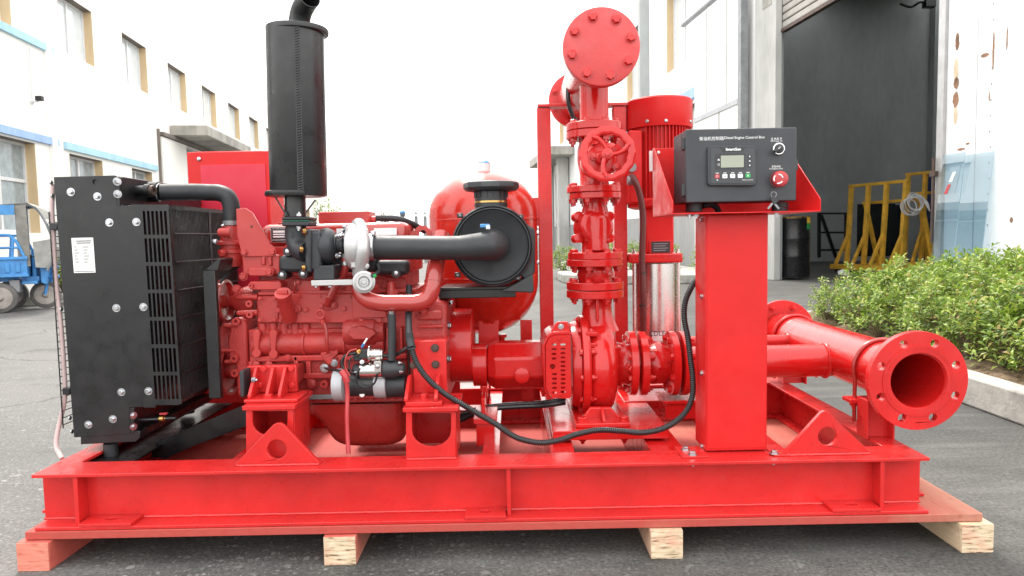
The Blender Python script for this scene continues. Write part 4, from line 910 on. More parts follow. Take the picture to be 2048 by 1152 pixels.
# water pump with fan pulley, and crank pulley
wp = MB(); wp.LX(603, 2.36, [(455, 11), (466, 12), (474, 20), (484, 27), (496, 31), (515, 31)], 28); E(wp, 'water_pump', M_rcast, .003, 40)
for x, y, k in ((473, 578, 'hex'), (500, 607, 'boss'), (501, 629, 'boss')): boltp(en, x, y, YC - .004, 7, M_rcast, kind=k)
for y in (594, 626): E(MB().LX(y, YC + .01, [(474, 4), (478, 5), (516, 6.5)], 12), 'pump_stud', M_rcast, 0)
pu = MB(); pu.LX(602, 2.33, [(440, 38), (440.5, 43), (445, 43.5), (448, 38), (452, 43.5), (456, 43), (456, 38), (450, 34), (448, 14), (456, 12), (456, 2)], 44); E(pu, 'fan_pulley', M_rpipe, 0, 30)
pu = MB(); pu.LX(740, 2.36, [(446, 30), (446.5, 49), (450, 50), (454, 45), (458, 50), (463, 50), (463, 44), (459, 40), (459, 18), (480, 18)], 44); E(pu, 'crank_pulley', M_reng, 0, 30)
E(MB().T([(440, 566, 2.28), (458, 545, 2.3), (482, 530, 2.33)], 3.0, 8, 0), 'fan_belt', M_rub, 0)
# oil filler neck, cap, flange
a, b_ = W(578, 632, YC - .012), W(565, 586, YC - .075)
d = (b_ - a); MB().lathe(a, d, [(-.01, S(15, 2.2)), (d.length * .86, S(14.2, 2.2)), (d.length * .861, S(16, 2.2)), (d.length, S(16, 2.2))], 24).build('oil_filler', M_reng, en)
MB().bar(b_ - Vector((.017, 0, -.004)), b_ + Vector((.017, -.003, .004)), .008, .012).build('oil_cap_grip', M_reng, en, .001)
q = MB(); q.PY([(553, 620), (560, 612), (590, 606), (602, 614), (602, 622), (582, 634), (566, 632)], YC - .0125, .008); E(q, 'filler_flange', M_reng, .002); boltp(en, 592, 619, YC - .0125, 5.5, M_reng); boltp(en, 557, 621, YC - .0125, 4.5, M_reng)
# dipstick
MB().T([(646, 641, YC - .03), (652, 662, YC - .03), (654, 690, YC - .03), (656, 706, YC - .02)], 4, 10).build('dipstick_tube', M_rpipe, en)
MB().torus(W(641, 629, YC - .035), (.15, 1, 0), S(8.5, 2.2), S(2.4, 2.2), 20, 8).build('dipstick_ring', M_reng, en)
MB().LZ(646, YC - .03, [(648, 5), (640, 5.5), (638, 4)], 12).build('dipstick_collar', M_reng, en)
# oil drain hose of the turbo
P = cat([W(*p) for p in ((690, 516, 2.16), (690, 540, 2.16), (677, 562, 2.18), (664, 587, 2.2), (655, 611, YC - .012))], 14)
MB().tube(P, lambda i: S(7.6, 2.2) + (.0016 if 28 < i < 46 and i % 2 else 0), 14).build('oil_drain_hose', M_rpipe, en)
q = MB(); q.PY([(642, 607), (655, 598), (674, 606), (674, 616), (655, 620), (642, 615)], YC - .0125, .008); E(q, 'drain_flange', M_reng, .002); boltp(en, 643, 611, YC - .0125, 5, M_reng); boltp(en, 667, 609, YC - .0125, 5.5, M_reng)
MB().LZ(690, 2.16, [(525, 6), (512, 7), (506, 8)], 14).build('drain_fitting', M_alu, en); MB().LZ(691, 2.155, [(530, 8.6), (523, 8.6)], 16).build('hose_clamp', M_zinc, en)
# exhaust manifold behind the turbo
mf = MB(); mf.PY(rrect(556, 510, 628, 545, 12), 2.2, .06); mf.build('exhaust_manifold', M_blkcast, en, .012)
mf = MB(); mf.PY(rrect(752, 521, 816, 550, 8), 2.2, .06); mf.B(630, 505, 755, 545, 2.215, .05); mf.build('exhaust_manifold', M_blkcast, en, .012)
for x, y in ((575, 503), (564, 550), (792, 547), (606, 548)):
    MB().LY(x, y, 2.195, [(0, 9), (.06, 9)], 18).build('manifold_ear', M_blkcast, en); boltp(en, x, y, 2.195, 5.5, M_zinc, kind='pan')
# turbocharger
tb = MB(); tb.B(612, 463, 641, 540, 2.09, .1); tb.PY(rrect(610, 458, 622, 545, 4), 2.08, .12); tb.build('turbine_inlet', M_blkcast, en, .008)
tb = MB(); tb.LX(493, 2.14, [(638, 22), (641, 31), (647, 36), (657, 37), (666, 33), (672, 24), (674, 20)], 36); tb.build('turbine_housing', M_blkcast, en, 0, 60)
MB().B(626, 531, 668, 560, 2.09, .08).build('turbine_foot', M_blkcast, en, .004)
for x, y in ((610, 463), (604, 499), (608, 536)): boltp(en, x, y, 2.075, 5, M_gold, (-.8, -.6, 0))
ch = MB(); ch.LX(489, 2.14, [(668, 20), (675, 20), (676, 15), (682, 15), (683, 18), (688, 18), (689, 15), (693, 15), (694, 19), (700, 19)], 26); ch.build('center_housing', M_blkcast, en, 0)
for x, y in ((676, 472), (674, 512), (681, 470)): boltp(en, x, y, 2.105, 5, M_zinc, (1, -.3, 0), 'nut')
cp_ = MB(); cp_.LX(493, 2.14, [(697, 30), (698, 42), (704, 46), (712, 48), (722, 46), (730, 38), (734, 28), (737, 26), (741, 25.5), (750, 25.5)], 40); cp_.build('compressor_housing', M_alu, en, 0, 50)
cv = MB(); cv.T([(716, 448, 2.14), (724, 470, 2.10), (726, 500, 2.085), (722, 530, 2.10), (718, 548, 2.12)], 14, 14); cv.build('compressor_volute', M_alu, en)
MB().B(701, 516, 716, 536, 2.085, .03).build('housing_boss', M_alu, en, .003); boltp(en, 716, 540, 2.095, 6, M_alu, kind='pan'); boltp(en, 733, 532, 2.09, 6, M_alu, kind='pan')
boltp(en, 694, 464, 2.13, 8, M_zinc, (-.4, -.3, 1), 'nut')
MB().LX(494, 2.14, [(738, 26.5), (739, 27), (748, 27), (749, 26.5)], 32).build('band_clamp', M_zinc, en); MB().B(741, 462, 749, 470, 2.115, .02).build('clamp_screw', M_zinc, en, .001)
# wastegate actuator
MB().B(622, 560, 705, 571, 2.08, .02).build('actuator_arm', M_alu, en, .0015)
ac = MB(); ac.lathe(W(728, 564, 2.075), (.25, -1, .05), [(-.045, S(12, 2.08)), (-.04, S(19, 2.08)), (-.02, S(19, 2.08)), (-.018, S(22.5, 2.08)), (-.010, S(22.5, 2.08)), (-.008, S(18, 2.08)), (.0, S(17, 2.08)), (.0, S(12, 2.08)), (-.006, S(9, 2.08)), (-.006, S(5, 2.08)), (.004, S(4, 2.08))], 32)
ac.build('wastegate_actuator', M_alu, en, 0, 30)
for x in (632, 660): boltp(en, x, 572, 2.09, 3.5, M_zinc, (0, 0, -1))
MB().T([(742, 552, 2.09), (752, 548, 2.1), (758, 540, 2.12), (756, 528, 2.13)], 4, 10).build('boost_line', M_rub, en); boltp(en, 749, 552, 2.08, 3, M_green, (1, -1, 0), 'nut')
# charge pipe: from the compressor down, right, and up behind the filter
cpipe = MB(); cpipe.T([(716, 560, 2.14), (722, 584, 2.13), (738, 600, 2.12), (765, 606, 2.12), (800, 606, 2.12), (835, 605, 2.12), (856, 595, 2.125), (865, 572, 2.13), (870, 540, 2.15), (878, 500, 2.2), (884, 470, 2.24)], 17, 24, 7); cpipe.build('charge_pipe', M_rpipe, en)
MB().lathe(W(866.3, 565, 2.133), W(869, 545, 2.145) - W(866.3, 565, 2.133), [(0, S(18.2, 2.13)), (.004, S(18.2, 2.13))], 24).build('pipe_joint', M_rpipe, en)
MB().LZ(782, YC - .02, [(590, 9), (566, 8.5), (562, 6)], 14).build('fuel_stub', M_reng, en); boltp(en, 789, 585, YC - .02, 6, M_reng); boltp(en, 752, 574, YC - .02, 5, M_reng)
# gallery behind: gear housing and fuel pump lid
q = MB(); q.LX(662, YC + .02, [(688, 8), (690, 26), (698, 30), (752, 30), (756, 26), (770, 24), (772, 8)], 26); E(q, 'oil_cooler', M_rcast, 0, 40)
q = MB(); q.PY([(694, 668), (700, 656), (722, 652), (746, 660), (752, 668), (738, 680), (706, 680)], YC - .045, .03); E(q, 'cooler_lid', M_rcast, .004)
for x in (772, 786, 800): E(MB().B(x, 655, x + 5, 705, YC + .0, .03), 'rib', M_rcast, .003)
# flywheel housing and rear face
fh = MB(); fh.PY([(826, 600), (858, 596), (893, 606), (894, 815), (838, 815), (820, 780), (818, 640)], YC - .04, .5); E(fh, 'flywheel_housing', M_rcast, .012)
E(MB().B(836, 622, 884, 640, YC - .06, .03), 'housing_rib', M_rcast, .005); E(MB().B(836, 650, 888, 656, YC - .055, .03), 'housing_rib', M_reng, .003)
E(MB().B(834, 596, 862, 618, YC - .055, .03), 'housing_boss', M_rcast, .005); boltp(en, 847, 628, YC - .06, 9, M_rcast, (0, -.3, 1))
q = MB(); q.LX(700, 2.42, [(884, 100), (893, 100)], 40); E(q, 'housing_flange', M_rcast, .002)
for y, z in ((610, 2.3), (651, 2.245), (718, 2.22)): boltp(en, 896, y, z, 6, M_zinc, (1, -.2, 0), 'flat')
# coupling shroud: rolled sheet drum
cs = MB(); cs.LX(690, 2.42, [(894.5, 66), (896, 74), (946, 74), (948, 70), (948, 40)], 48); cs.build('coupling_shroud', M_redp, en, 0, 30)
# engine brackets bolted to the pedestals
ab = MB(); zz = PD1[0].z + .0128
x0, x1 = W(489, 800, 2.02).x, W(596, 800, 2.02).x
ab.rng((x0, 2.012, zz), (x1, 2.13, zz + .010)); E(ab, 'mount_foot', M_red, .003)
xb0, xb1 = W(495, 770, 2.1).x, W(594, 770, 2.1).x; ztop = W(545, 731, 2.1).z
q = MB(); q.rng((xb0, 2.1, zz + .0105), (xb1, 2.118, ztop)); E(q, 'mount_plate', M_red, .004); E(MB().rng((xb0 + .02, 2.1185, zz + .02), (xb1 - .02, 2.26, ztop - .02)), 'mount_block', M_rcast, .004)
for px in (503, 537, 562):
    x = W(px, 770, 2.06).x; g_ = MB(); g_.poly([Vector((x, 2.099, zz + .0105)), Vector((x, 2.025, zz + .0105)), Vector((x, 2.025, zz + .02)), Vector((x, 2.088, ztop - .004)), Vector((x, 2.099, ztop - .004))], (.009, 0, 0)); E(g_, 'mount_gusset', M_red, .0015)
for x, y in ((528, 738), (583, 737), (521, 770), (584, 770)): boltp(en, x, y, 2.098, 6, M_red)
x = W(494, 770, 2.08).x; MB().rng((x - .006, 2.04, zz + .012), (x + .006, 2.099, ztop - .004)).build('rubber_pad', M_rub, en, .003); boltp(en, 506, 760, 2.06, 5.5, M_zinc, (1, -.1, 0), 'nut')
bolt(en, Vector((W(537, 800, 2.03).x, 2.03, zz + .010)), (0, 0, 1), .0125, M_red); bolt(en, Vector((W(538, 828, 2.03).x, 2.05, PD1[0].z)), (0, 0, -1), .012, M_red, 'nut', 'nut')
zz2 = PD2[0].z + .0128; x0, x1 = W(811, 800, 1.99).x, W(884, 800, 1.99).x
E(MB().rng((x0, 1.985, zz2), (x1, 2.18, zz2 + .012)), 'mount_foot', M_red, .002)
x0, x1 = W(826, 740, 2.1).x, W(893, 740, 2.1).x; zt2 = W(850, 682, 2.1).z
q = MB(); q.rng((x0, 2.10, zz2 + .0125), (x1, 2.116, zt2)); q.rng((x0, 2.1165, zt2 - .014), (x1, 2.21, zt2)); E(q, 'mount_plate', M_red, .002)
for px in (814, 872):
    x = W(px, 780, 2.05).x; g_ = MB(); g_.poly([Vector((x, 2.099, zz2 + .0125)), Vector((x, 1.99, zz2 + .0125)), Vector((x, 1.99, zz2 + .022)), Vector((x, 2.06, W(830, 756, 2.05).z)), Vector((x, 2.099, W(830, 750, 2.09).z))], (.01, 0, 0)); E(g_, 'mount_gusset', M_red, .0015)
for x, y in ((870, 696), (871, 729)): boltp(en, x, y, 2.098, 6.5, M_dbolt)
boltp(en, 826, 731, 2.098, 5.5, M_dbolt); bolt(en, Vector((W(848, 800, 2.03).x, 2.04, zz2 + .012)), (0, 0, 1), .0135, M_red); bolt(en, Vector((W(849, 836, 2.02).x, 2.05, PD2[0].z)), (0, 0, -1), .012, M_red, 'nut', 'nut')
# starter motor: pale nose casting, black barrel, chromed solenoid and relay
sm = MB(); sm.LX(770, 2.14, [(668, 20), (669, 31), (674, 33), (690, 33), (692, 30), (694, 26)], 36).build('starter_cap', M_lgrey, en, 0, 30)
st_ = MB(); st_.LX(768, 2.14, [(693, 24), (694, 24.5), (754, 24.5), (756, 24)], 36).build('starter_motor', M_plas, en, 0)
MB().LX(768, 2.14, [(750, 24), (751, 28), (770, 29), (774, 28), (775, 25)], 36).build('starter_flange', M_lgrey, en, 0, 30)
MB().LX(770, 2.14, [(774, 24), (776, 25), (812, 24), (813, 18)], 32).build('starter_nose', M_blkcast, en, 0)
so = MB(); so.LX(740, 2.11, [(720, 15), (722, 17), (764, 17.5), (766, 16)], 32).build('starter_solenoid', M_ss, en, 0)
MB().LX(740, 2.11, [(706, 9), (710, 13), (721, 14)], 20).build('solenoid_cap', M_plas, en, 0)
MB().LX(738, 2.11, [(766, 17), (768, 19), (790, 19), (800, 15), (808, 13), (812, 8)], 30).build('solenoid_rear', M_plas, en, 0); boltp(en, 799, 726, 2.095, 3.5, M_zinc, (1, -.5, .2), 'nut'); boltp(en, 801, 744, 2.09, 3.5, M_zinc, (1, -.5, .2), 'nut')
rl_ = MB(); rl_.LX(709, 2.10, [(737, 14), (739, 20), (742, 20), (744, 12.5), (762, 12.5), (763, 11), (766, 11)], 28).build('starter_relay', M_ss, en, 0)
MB().B(716, 699, 738, 718, 2.085, .03).build('relay_block', M_plas, en, .003); MB().B(706, 708, 722, 722, 2.09, .03).build('relay_terminal', M_plas, en, .003)
MB().B(748, 723, 762, 742, 2.07, .03).build('relay_bracket', M_ss, en, .001); boltp(en, 755, 733, 2.069, 4.5, M_zinc, kind='pan'); boltp(en, 718, 703, 2.08, 3.4, M_gold, (-.4, -1, .2), 'nut'); boltp(en, 724, 724, 2.085, 3.5, M_zinc, (0, -1, .4), 'nut'); boltp(en, 714, 744, 2.09, 3.5, M_zinc, (-1, -.4, 0), 'nut')
MB().T([(724, 694, 2.085), (728, 687, 2.08)], 2.6, 8, 0).build('wire_lug', M_blue, en); MB().T([(728, 687, 2.08), (734, 677, 2.075)], 2, 8, 0).build('wire_lug', M_wpl, en)
for pts, r_, mt in (([(714, 698, 2.08), (700, 702, 2.08), (692, 715, 2.08), (691, 735, 2.08), (700, 752, 2.08)], 1.8, M_rpipe), ([(712, 706, 2.085), (690, 712, 2.085), (684, 728, 2.085), (693, 745, 2.085)], 3.2, M_cond), ([(716, 710, 2.08), (701, 718, 2.08), (699, 735, 2.08), (706, 746, 2.08)], 1.6, M_cond), ([(720, 736, 2.085), (713, 750, 2.08), (716, 768, 2.08), (733, 775, 2.08), (749, 766, 2.075), (755, 748, 2.07)], 2.1, M_cond), ([(700, 738, 2.09), (692, 745, 2.09), (684, 742, 2.1), (660, 739, 2.15), (650, 736, 2.22)], 2.6, M_cond), ([(766, 712, 2.11), (790, 710, 2.11), (815, 695, 2.09)], 4, M_cond)):
    MB().T(pts, r_, 8).build('cable', mt, en)
MB().T([(684, 742, 2.08), (690, 752, 2.075), (694, 764, 2.075)], 7, 12).build('cable_boot', M_estop, en)
MB().T([(693, 762, 2.075), (695, 790, 2.075), (694, 830, 2.06), (695, 870, 2.05), (697, 908, 2.035)], 4.6, 10).build('battery_cable', M_estop, en)
MB().LY(724, 789, 2.114, [(-.001, 5.2), (.012, 5.2)], 18).build('maker_badge', M_wpl, en)
# breather pipe and loom running down the rear of the block
MB().T([(783, 628, 2.1), (784, 660, 2.1), (784, 690, 2.1), (783, 720, 2.1)], 8.6, 16).build('breather_pipe', M_plas, en); MB().LZ(783, 2.1, [(629, 6), (622, 6.5)], 12).build('hose_clamp', M_zinc, en)
# ================================================================== radiator
ra = thing('radiator', 'black radiator with slotted fan guard at the left end of the skid', 'radiator', W(210, 900, 2.3))
YR = 2.10; YRB = 2.66
xr0, xr1 = W(110, 600, YR).x, W(262, 600, YR).x
rz0, rz1 = W(200, 870, YR).z, W(200, 352, YR).z
sp = MB(); sp.PY([(107, 354), (229, 350.5), (233, 412), (266, 411), (292, 814), (259, 815), (260, 868), (148, 875)], YR, .004, [circ(190, 364, 5, 14)]); sp.build('side_plate', M_blk, ra, .001)
MB().PY([(229, 350.5), (238, 354), (240, 412), (233.3, 412)], YR + .001, .02).build('tank_edge', M_blk, ra, .001)
tx0, tx1 = W(112, 380, YR).x, W(236, 380, YR).x; tz0, tz1 = W(180, 410, YR).z, W(180, 352.5, YR).z
MB().rng((tx0, YR + .0045, tz0), (tx1, YRB, tz1)).build('top_tank', M_blk, ra, .003)
bz0, bz1 = W(200, 866, YR).z, W(200, 818, YR).z
MB().rng((W(150, 840, YR).x, YR + .0045, bz0), (W(256, 840, YR).x, YRB, bz1)).build('bottom_tank', M_blk, ra, .003)
MB().rng((W(130, 600, YR).x, YR + .0045, bz1 + .001), (W(255, 600, YR).x, YRB, tz0 - .001)).build('core', M_blkcast, ra)
MB().PY([(161, 868), (280, 862), (280, 876), (272, 884), (161, 889)], YR + .002, .52).build('bottom_channel', M_blk, ra, .002)
# slotted guard, front face
gp = [(261, 411), (337, 409), (364, 806), (290, 815)]
sg = MB()
def lean(x, y): return (x + .0667 * (y - 422), y)
def qd(x0, x1, y0, y1): sg.PY([lean(x0, y0), lean(x1, y0), lean(x1, y1), lean(x0, y1)], YR - .006, .003)
qd(261.5, 285, 409, 815); qd(285 + 8.5 * 5 + 5.2, 337.5, 409, 808)
rows = [422 + 54.8 * r_ for r_ in range(7)]
for y0, y1 in zip([409] + [y + 47.5 for y in rows], rows + [810]): qd(285, 332.7, y0, y1)
for y in rows:
    for k in range(5): qd(285 + 8.5 * k + 5.2, 285 + 8.5 * k + 8.5, y, y + 47.5)
sg.build('slotted_guard', M_blk, ra)
# side guard: bar mesh facing the engine
gx = W(350, 600, YR).x; gz0, gz1 = W(360, 806, YR).z, W(340, 410, YR).z; gy1 = 2.60
MB().rng((gx - .004, YR - .0055, gz1 - .012), (gx, gy1, gz1)).build('guard_frame', M_blk, ra); MB().rng((gx - .004, YR - .0055, gz0), (gx, gy1, gz0 + .008)).build('guard_frame', M_blk, ra)
for y in (YR - .0028, 2.365, 2.58): MB().rng((gx - .004, y, gz0 + .0085), (gx + .0005, y + .014, gz1 - .0125)).build('guard_frame', M_blk, ra)
gb = MB(); k = 0; y = YR + .02
while y < gy1 - .01:
    if not 2.355 < y < 2.38: gb.rng((gx - .003, y, gz0 + .008), (gx - .0005, y + .0032, gz1 - .012))
    y += .009
gb.build('guard_bars', M_blk, ra)['kind'] = 'stuff'
for k in range(1, 7):
    z = gz0 + (gz1 - gz0) * k / 7; MB().tube([(gx + .002, YR + .01, z), (gx + .002, gy1 - .01, z)], .003, 8).build('guard_wire', M_blk, ra)
MB().rng((W(262, 600, YR).x, YR - .002, gz1 - .002), (gx - .0045, gy1, gz1)).build('guard_top', M_blk, ra)
shx = W(300, 600, YR).x
ring = [Vector((shx, YR + .27 + .235 * math.cos(t), (gz0 + gz1) / 2 + .235 * math.sin(t))) for t in [2 * PI * k / 36 for k in range(36)]]
MB().poly([Vector((shx, YR + .004, gz0)), Vector((shx, gy1, gz0)), Vector((shx, gy1, gz1 - .003)), Vector((shx, YR + .004, gz1 - .003))], (-.004, 0, 0), [ring]).build('fan_shroud', M_blk, ra)
fc = Vector((shx + .03, YR + .27, (gz0 + gz1) / 2))
MB().lathe(fc, (1, 0, 0), [(-.03, .05), (.03, .05), (.035, .04), (.06, .04)], 24).build('fan_hub', M_reng, ra)
for k in range(6):
    a = k * PI / 3; d = Vector((0, math.cos(a), math.sin(a))); s_ = Vector((0, -math.sin(a), math.cos(a)))
    MB().poly([fc + d * .05 - s_ * .03 - Vector((.015, 0, 0)), fc + d * .225 - s_ * .05 - Vector((.02, 0, 0)), fc + d * .225 + s_ * .05 + Vector((.02, 0, 0)), fc + d * .05 + s_ * .03 + Vector((.015, 0, 0))], (.003, 0, 0)).build('fan_blade', M_blk, ra)
fb_ = MB(); fb_.B(411, 540, 436, 800, 2.16, .02); fb_.PY([(409, 540), (438, 516), (441, 520), (436, 542)], 2.16, .1); fb_.build('guard_extension', M_blk, ra, .002)
# rock screen wires on the far left
for k in range(1): 
    sx = W(105, 600, YR).x; wv_ = MB()
    for z in [rz0 + .03 + (rz1 - rz0 - .14) * j / 30 for j in range(31)]: wv_.tube([(sx, YR + .01, z), (sx, YRB - .02, z)], .0015, 5)
    for y in (YR + .01, YR + .3, YRB - .02): wv_.tube([(sx, y, rz0 + .02), (sx, y, rz1 - .1)], .002, 5)
    wv_.build('front_screen', M_blk, ra)
# bolts with washers
for x, y in ((142, 384), (195, 393), (219, 445), (273, 444), (233, 616), (287, 614), (243, 784), (297, 782), (177, 849), (226, 838)):
    boltp(ra, x, y, YR - (.006 if x > 262 else 0), 5.0, M_zinc, kind='flat')
for x, y, r_ in ((234, 363, 5), (235, 388, 5)): boltp(ra, x, y, YR - .002, r_, M_zinc, (.8, -.6, 0), 'flat')
for x, y in ((267, 831), (267, 854)): boltp(ra, x, y, YR - .002, 4.5, M_zinc, (.8, -.6, 0), 'flat')
for x, y in ((104, 366), (106, 392), (124, 618), (141, 836), (145, 863)): boltp(ra, x, y, YR + .01, 3.6, M_zinc, (-1, 0, 0))
MB().PY([(258, 815.5), (268, 816), (268, 866), (260, 868)], YR + .001, .03).build('tank_edge', M_blk, ra, .001)
# label
lb = MB(); lb.PY([(142.5, 476), (186, 475), (191, 545), (148, 546)], YR - .0006, .0005); lab = lb.build('label', M_wht, ra)
for k, (y, ww) in enumerate(((482, 15), (486, 14))): MB().B(167 - ww, y - 1, 167 + ww, y + 1, YR - .0009, .0002).build('label_print', M_dkp, lab)
for k in range(6):
    y = 494 + 6 * k; x = 146 + .07 * (y - 476)
    MB().B(x + 1, y - .8, x + 6 + (k % 3) * 2, y + .8, YR - .0009, .0002).build('label_print', M_dkp, lab); MB().B(x + 18 + k % 2, y - .8, x + 30 - (k % 3) * 2, y + .8, YR - .0009, .0002).build('label_print', M_dkp, lab)
MB().B(150, 542.2, 189, 543.4, YR - .0009, .0002).build('label_print', M_dkp, lab)
# filler plug, outlet neck, drain cock
q = W(262, 382, 2.2); MB().lathe((tx1, q.y, q.z), (1, 0, 0), [(0, .016), (.028, .016), (.03, .02), (.045, .02)], 18).build('plug_boss', M_blk, ra); MB().lathe((tx1 + .045, q.y, q.z), (1, -.1, 0), [(0, .0165), (.012, .0155), (.012, .007), (.004, .006)], 16).build('plug', M_dbolt, ra)
q = W(300, 384, 2.285); MB().lathe((tx1, 2.285, q.z), (1, 0, 0), [(0, .032), (.03, .032), (.032, .028), (q.x - tx1 + .02, .0275)], 24).build('outlet_neck', M_blk, ra)
MB().T([(268, 840, 2.13), (300, 839, 2.13), (330, 837, 2.13), (352, 836, 2.13)], 4, 10, 0).build('drain_pipe', M_blk, ra); MB().LX(837, 2.13, [(318, 5), (322, 7), (328, 7), (330, 4), (344, 3.5)], 12).build('drain_cock', M_gold, ra); MB().B(318, 826, 333, 830, 2.12, .012).build('drain_lever', M_estop, ra, .001)
# mounts and the black bearer below
for x, y0, y1, Y in ((222, 886, 911, 2.13), (374, 806, 826, 2.60)): MB().LZ(x, Y, [(y1, 14), (y0, 14)], 24).build('rubber_mount', M_rub, ra)
ra0 = W(156, 914, 2.04).x; ra1 = W(256, 911, 2.04).x; rzt = W(222, 911, 2.13).z
q = MB(); q.rng((ra0, 2.04, rzt - .006), (ra1, YB - .07, rzt)); q.rng((ra0, 2.034, zt - .03), (ra1, 2.0398, rzt)); q.rng((ra1 - .005, 2.04, zt - .02), (ra1, 2.55, rzt - .0062)); q.build('bearer', M_blk, ra, .001)
q = MB(); q.PY([(300, 915), (312, 884), (512, 800), (512, 845), (385, 893), (330, 918)], 2.24, .006); q.build('bearer_stay', M_blk, ra, .001)
# milky overflow tube on the left flank
tb_ = MB(); tb_.T([(106, 368, 2.12), (104, 420, 2.12), (107, 470, 2.12), (112, 560, 2.12), (121, 640, 2.12), (127, 720, 2.12), (130, 790, 2.12), (122, 835, 2.12), (114, 870, 2.11), (113, 895, 2.1), (124, 917, 2.08)], 4.4, 12); tb_.build('overflow_tube', M_clear, ra)
for y, x in ((453, 106), (783, 131)): MB().B(x - 7, y - 7, x + 8, y + 7, 2.10, .04).build('tube_clip', M_blk, ra, .002)

# ================================================================== muffler
mu = thing('muffler', 'tall black cylindrical exhaust muffler standing above the turbocharger', 'muffler', W(590, 450, 2.2))
YM = 2.2
MB().LZ(590, YM, [(388, 54), (386, 55), (64, 55), (63, 54)], 64).build('shell', M_muff, mu, 0, 30)
MB().LZ(590, YM, [(394, 50), (393, 57), (389, 58.5), (384, 58), (383, 55.2)], 64).build('bottom_cap', M_muff, mu, 0, 50); MB().LZ(590, YM, [(68, 55.2), (67, 57.5), (62, 58.5), (58, 57), (56, 50), (55, 22)], 64).build('top_cap', M_muff, mu, 0, 50)
c0 = W(590, 225, YM); sm_ = MB(); rsh = S(55, YM)
for k in range(62):
    z = W(0, 70, YM).z * (1 - k / 61) + W(0, 382, YM).z * (k / 61); z += c0.z - W(0, 225, YM).z; ang = R(20)
    p = Vector((c0.x + rsh * math.sin(ang), c0.y - rsh * math.cos(ang), z)); t = Vector((math.cos(ang), math.sin(ang), 0)); sm_.bar(p - t * .0065 + Vector((0, 0, -.0018)), p + t * .0065 + Vector((0, 0, .0028)), .006, .0042)
sm_.build('lock_seam', M_muff, mu, .0008)
for s_ in (-1, 1):
    ang2 = R(20 + s_ * 4.6); MB().box((c0.x + rsh * math.sin(ang2), c0.y - rsh * math.cos(ang2), c0.z), (.003, .003, S(318, YM)), Matrix.Rotation(ang2, 3, 'Z')).build('seam_edge', M_muff, mu)
ot = MB(); P = cat([W(*p) for p in ((592, 58, YM), (592, 42, YM), (596, 22, YM - .01), (604, 6, YM - .03), (612, -6, YM - .055))], 6); ot.tube(P, S(20.5, YM), 28, False); ot.tube(P, S(18.5, YM), 28, False)
ot.torus(P[-1], P[-1] - P[-2], S(19.5, YM), .0016, 28, 6); ot.torus(W(592, 55, YM), (0, 0, 1), S(22, YM), .004, 28, 6); ot.build('outlet_pipe', M_muff, mu)
MB().LZ(590, YM, [(436, 20.5), (392, 20.5)], 32).build('inlet_pipe', M_muff, mu)
for a, b_ in (((548, 392), (571, 428)), ((630, 399), (610, 427))): MB().bar(W(*a, YM - .01), W(*b_, YM - .01), .004, .005, (0, 1, 0)).build('stay', M_muff, mu)
MB().B(563, 433, 618, 440, YM - .045, .09).build('inlet_flange', M_muff, mu, .004); MB().B(564, 440.3, 617, 442, YM - .044, .088).build('gasket', simple('green_gasket', (.01, .12, .07), .6, bstr=0), mu); MB().B(563, 442.3, 618, 452, YM - .045, .09).build('elbow_flange', M_blkcast, mu, .004)
for x, y in ((598, 431), (572, 431)): bolt(mu, W(x, y + 1, YM - .03), (0, 0, 1), .0075, M_zinc if x > 590 else M_muff, 'nut')
bolt(mu, W(597, 453, YM - .03), (0, 0, -1), .0075, M_zinc, 'nut')
el = MB(); el.T([(592, 448, YM), (592, 468, YM), (594, 486, YM - .005), (602, 500, YM - .02), (616, 504, YM - .04)], 20, 26, 8); el.build('exhaust_elbow', M_blkcast, mu)
text('LEE65', 585, 472, 17, YM - .0335, M_blkcast, mu, 'raised_lettering', True, .03)

mu.rotation_euler[1] = R(.95)      # the silencer leans slightly off plumb
# ================================================================== air filter
af = thing('air_filter', 'round black air filter with rain cap and rubber intake hose beside the tank', 'air filter', W(985, 590, 2.3))
YA = 2.2
fh_ = MB(); fh_.LY(985, 492, YA, [(.018, 30), (.0, 66), (-.004, 70), (.0, 72), (.004, 76), (-.003, 79), (.004, 82), (.02, 82), (.025, 78), (.22, 76)], 64); fh_.build('housing', M_plas, af, 0, 25)
MB().torus(W(985, 492, YA - .003), (0, 1, 0), S(74.5, YA), .0025, 64, 8).build('cover_ring', M_plas, af, 0, 60)
for x, y in ((920, 431), (1041, 434), (1035, 556), (915, 550)): 
    MB().B(x - 6, y - 5, x + 6, y + 5, YA + .004, .02).build('cover_clip', M_plas, af, .003); boltp(af, x, y, YA + .004, 2.6, M_grey, kind='pan')
q = MB(); q.PY([(1046, 444), (1070, 458), (1071, 480), (1070, 545), (1058, 560), (1050, 562), (1030, 540)], YA + .03, .14); q.build('bracket_shell', M_plas, af, .006)
q = MB(); q.PY([(1066, 548), (1068, 582), (1064, 586), (1000, 583), (1010, 578)], YA + .012, .15); q.build('bracket_base', M_plas, af, .004)
for y in (466, 525): boltp(af, 1075, y, YA + .05, 4, M_zinc, (1, -.3, 0))
MB().LZ(982, YA + .1, [(384, 34), (382, 50), (378, 54), (376, 55.5), (369, 55.5), (366, 54), (364, 50)], 10).build('rain_cap', M_plas, af, .003, 30)
MB().LZ(982, YA + .1, [(430, 32), (384, 32)], 40).build('cap_neck', M_plas, af); 
for k in range(14):
    a = 2 * PI * k / 14; c = W(982, 390, YA + .1); r_ = S(32, 2.3) + .001; MB().box((c.x + r_ * math.cos(a), c.y + r_ * math.sin(a), c.z), (.004, .004, .018), Matrix.Rotation(a, 3, 'Z')).build('neck_rib', M_plas, af)
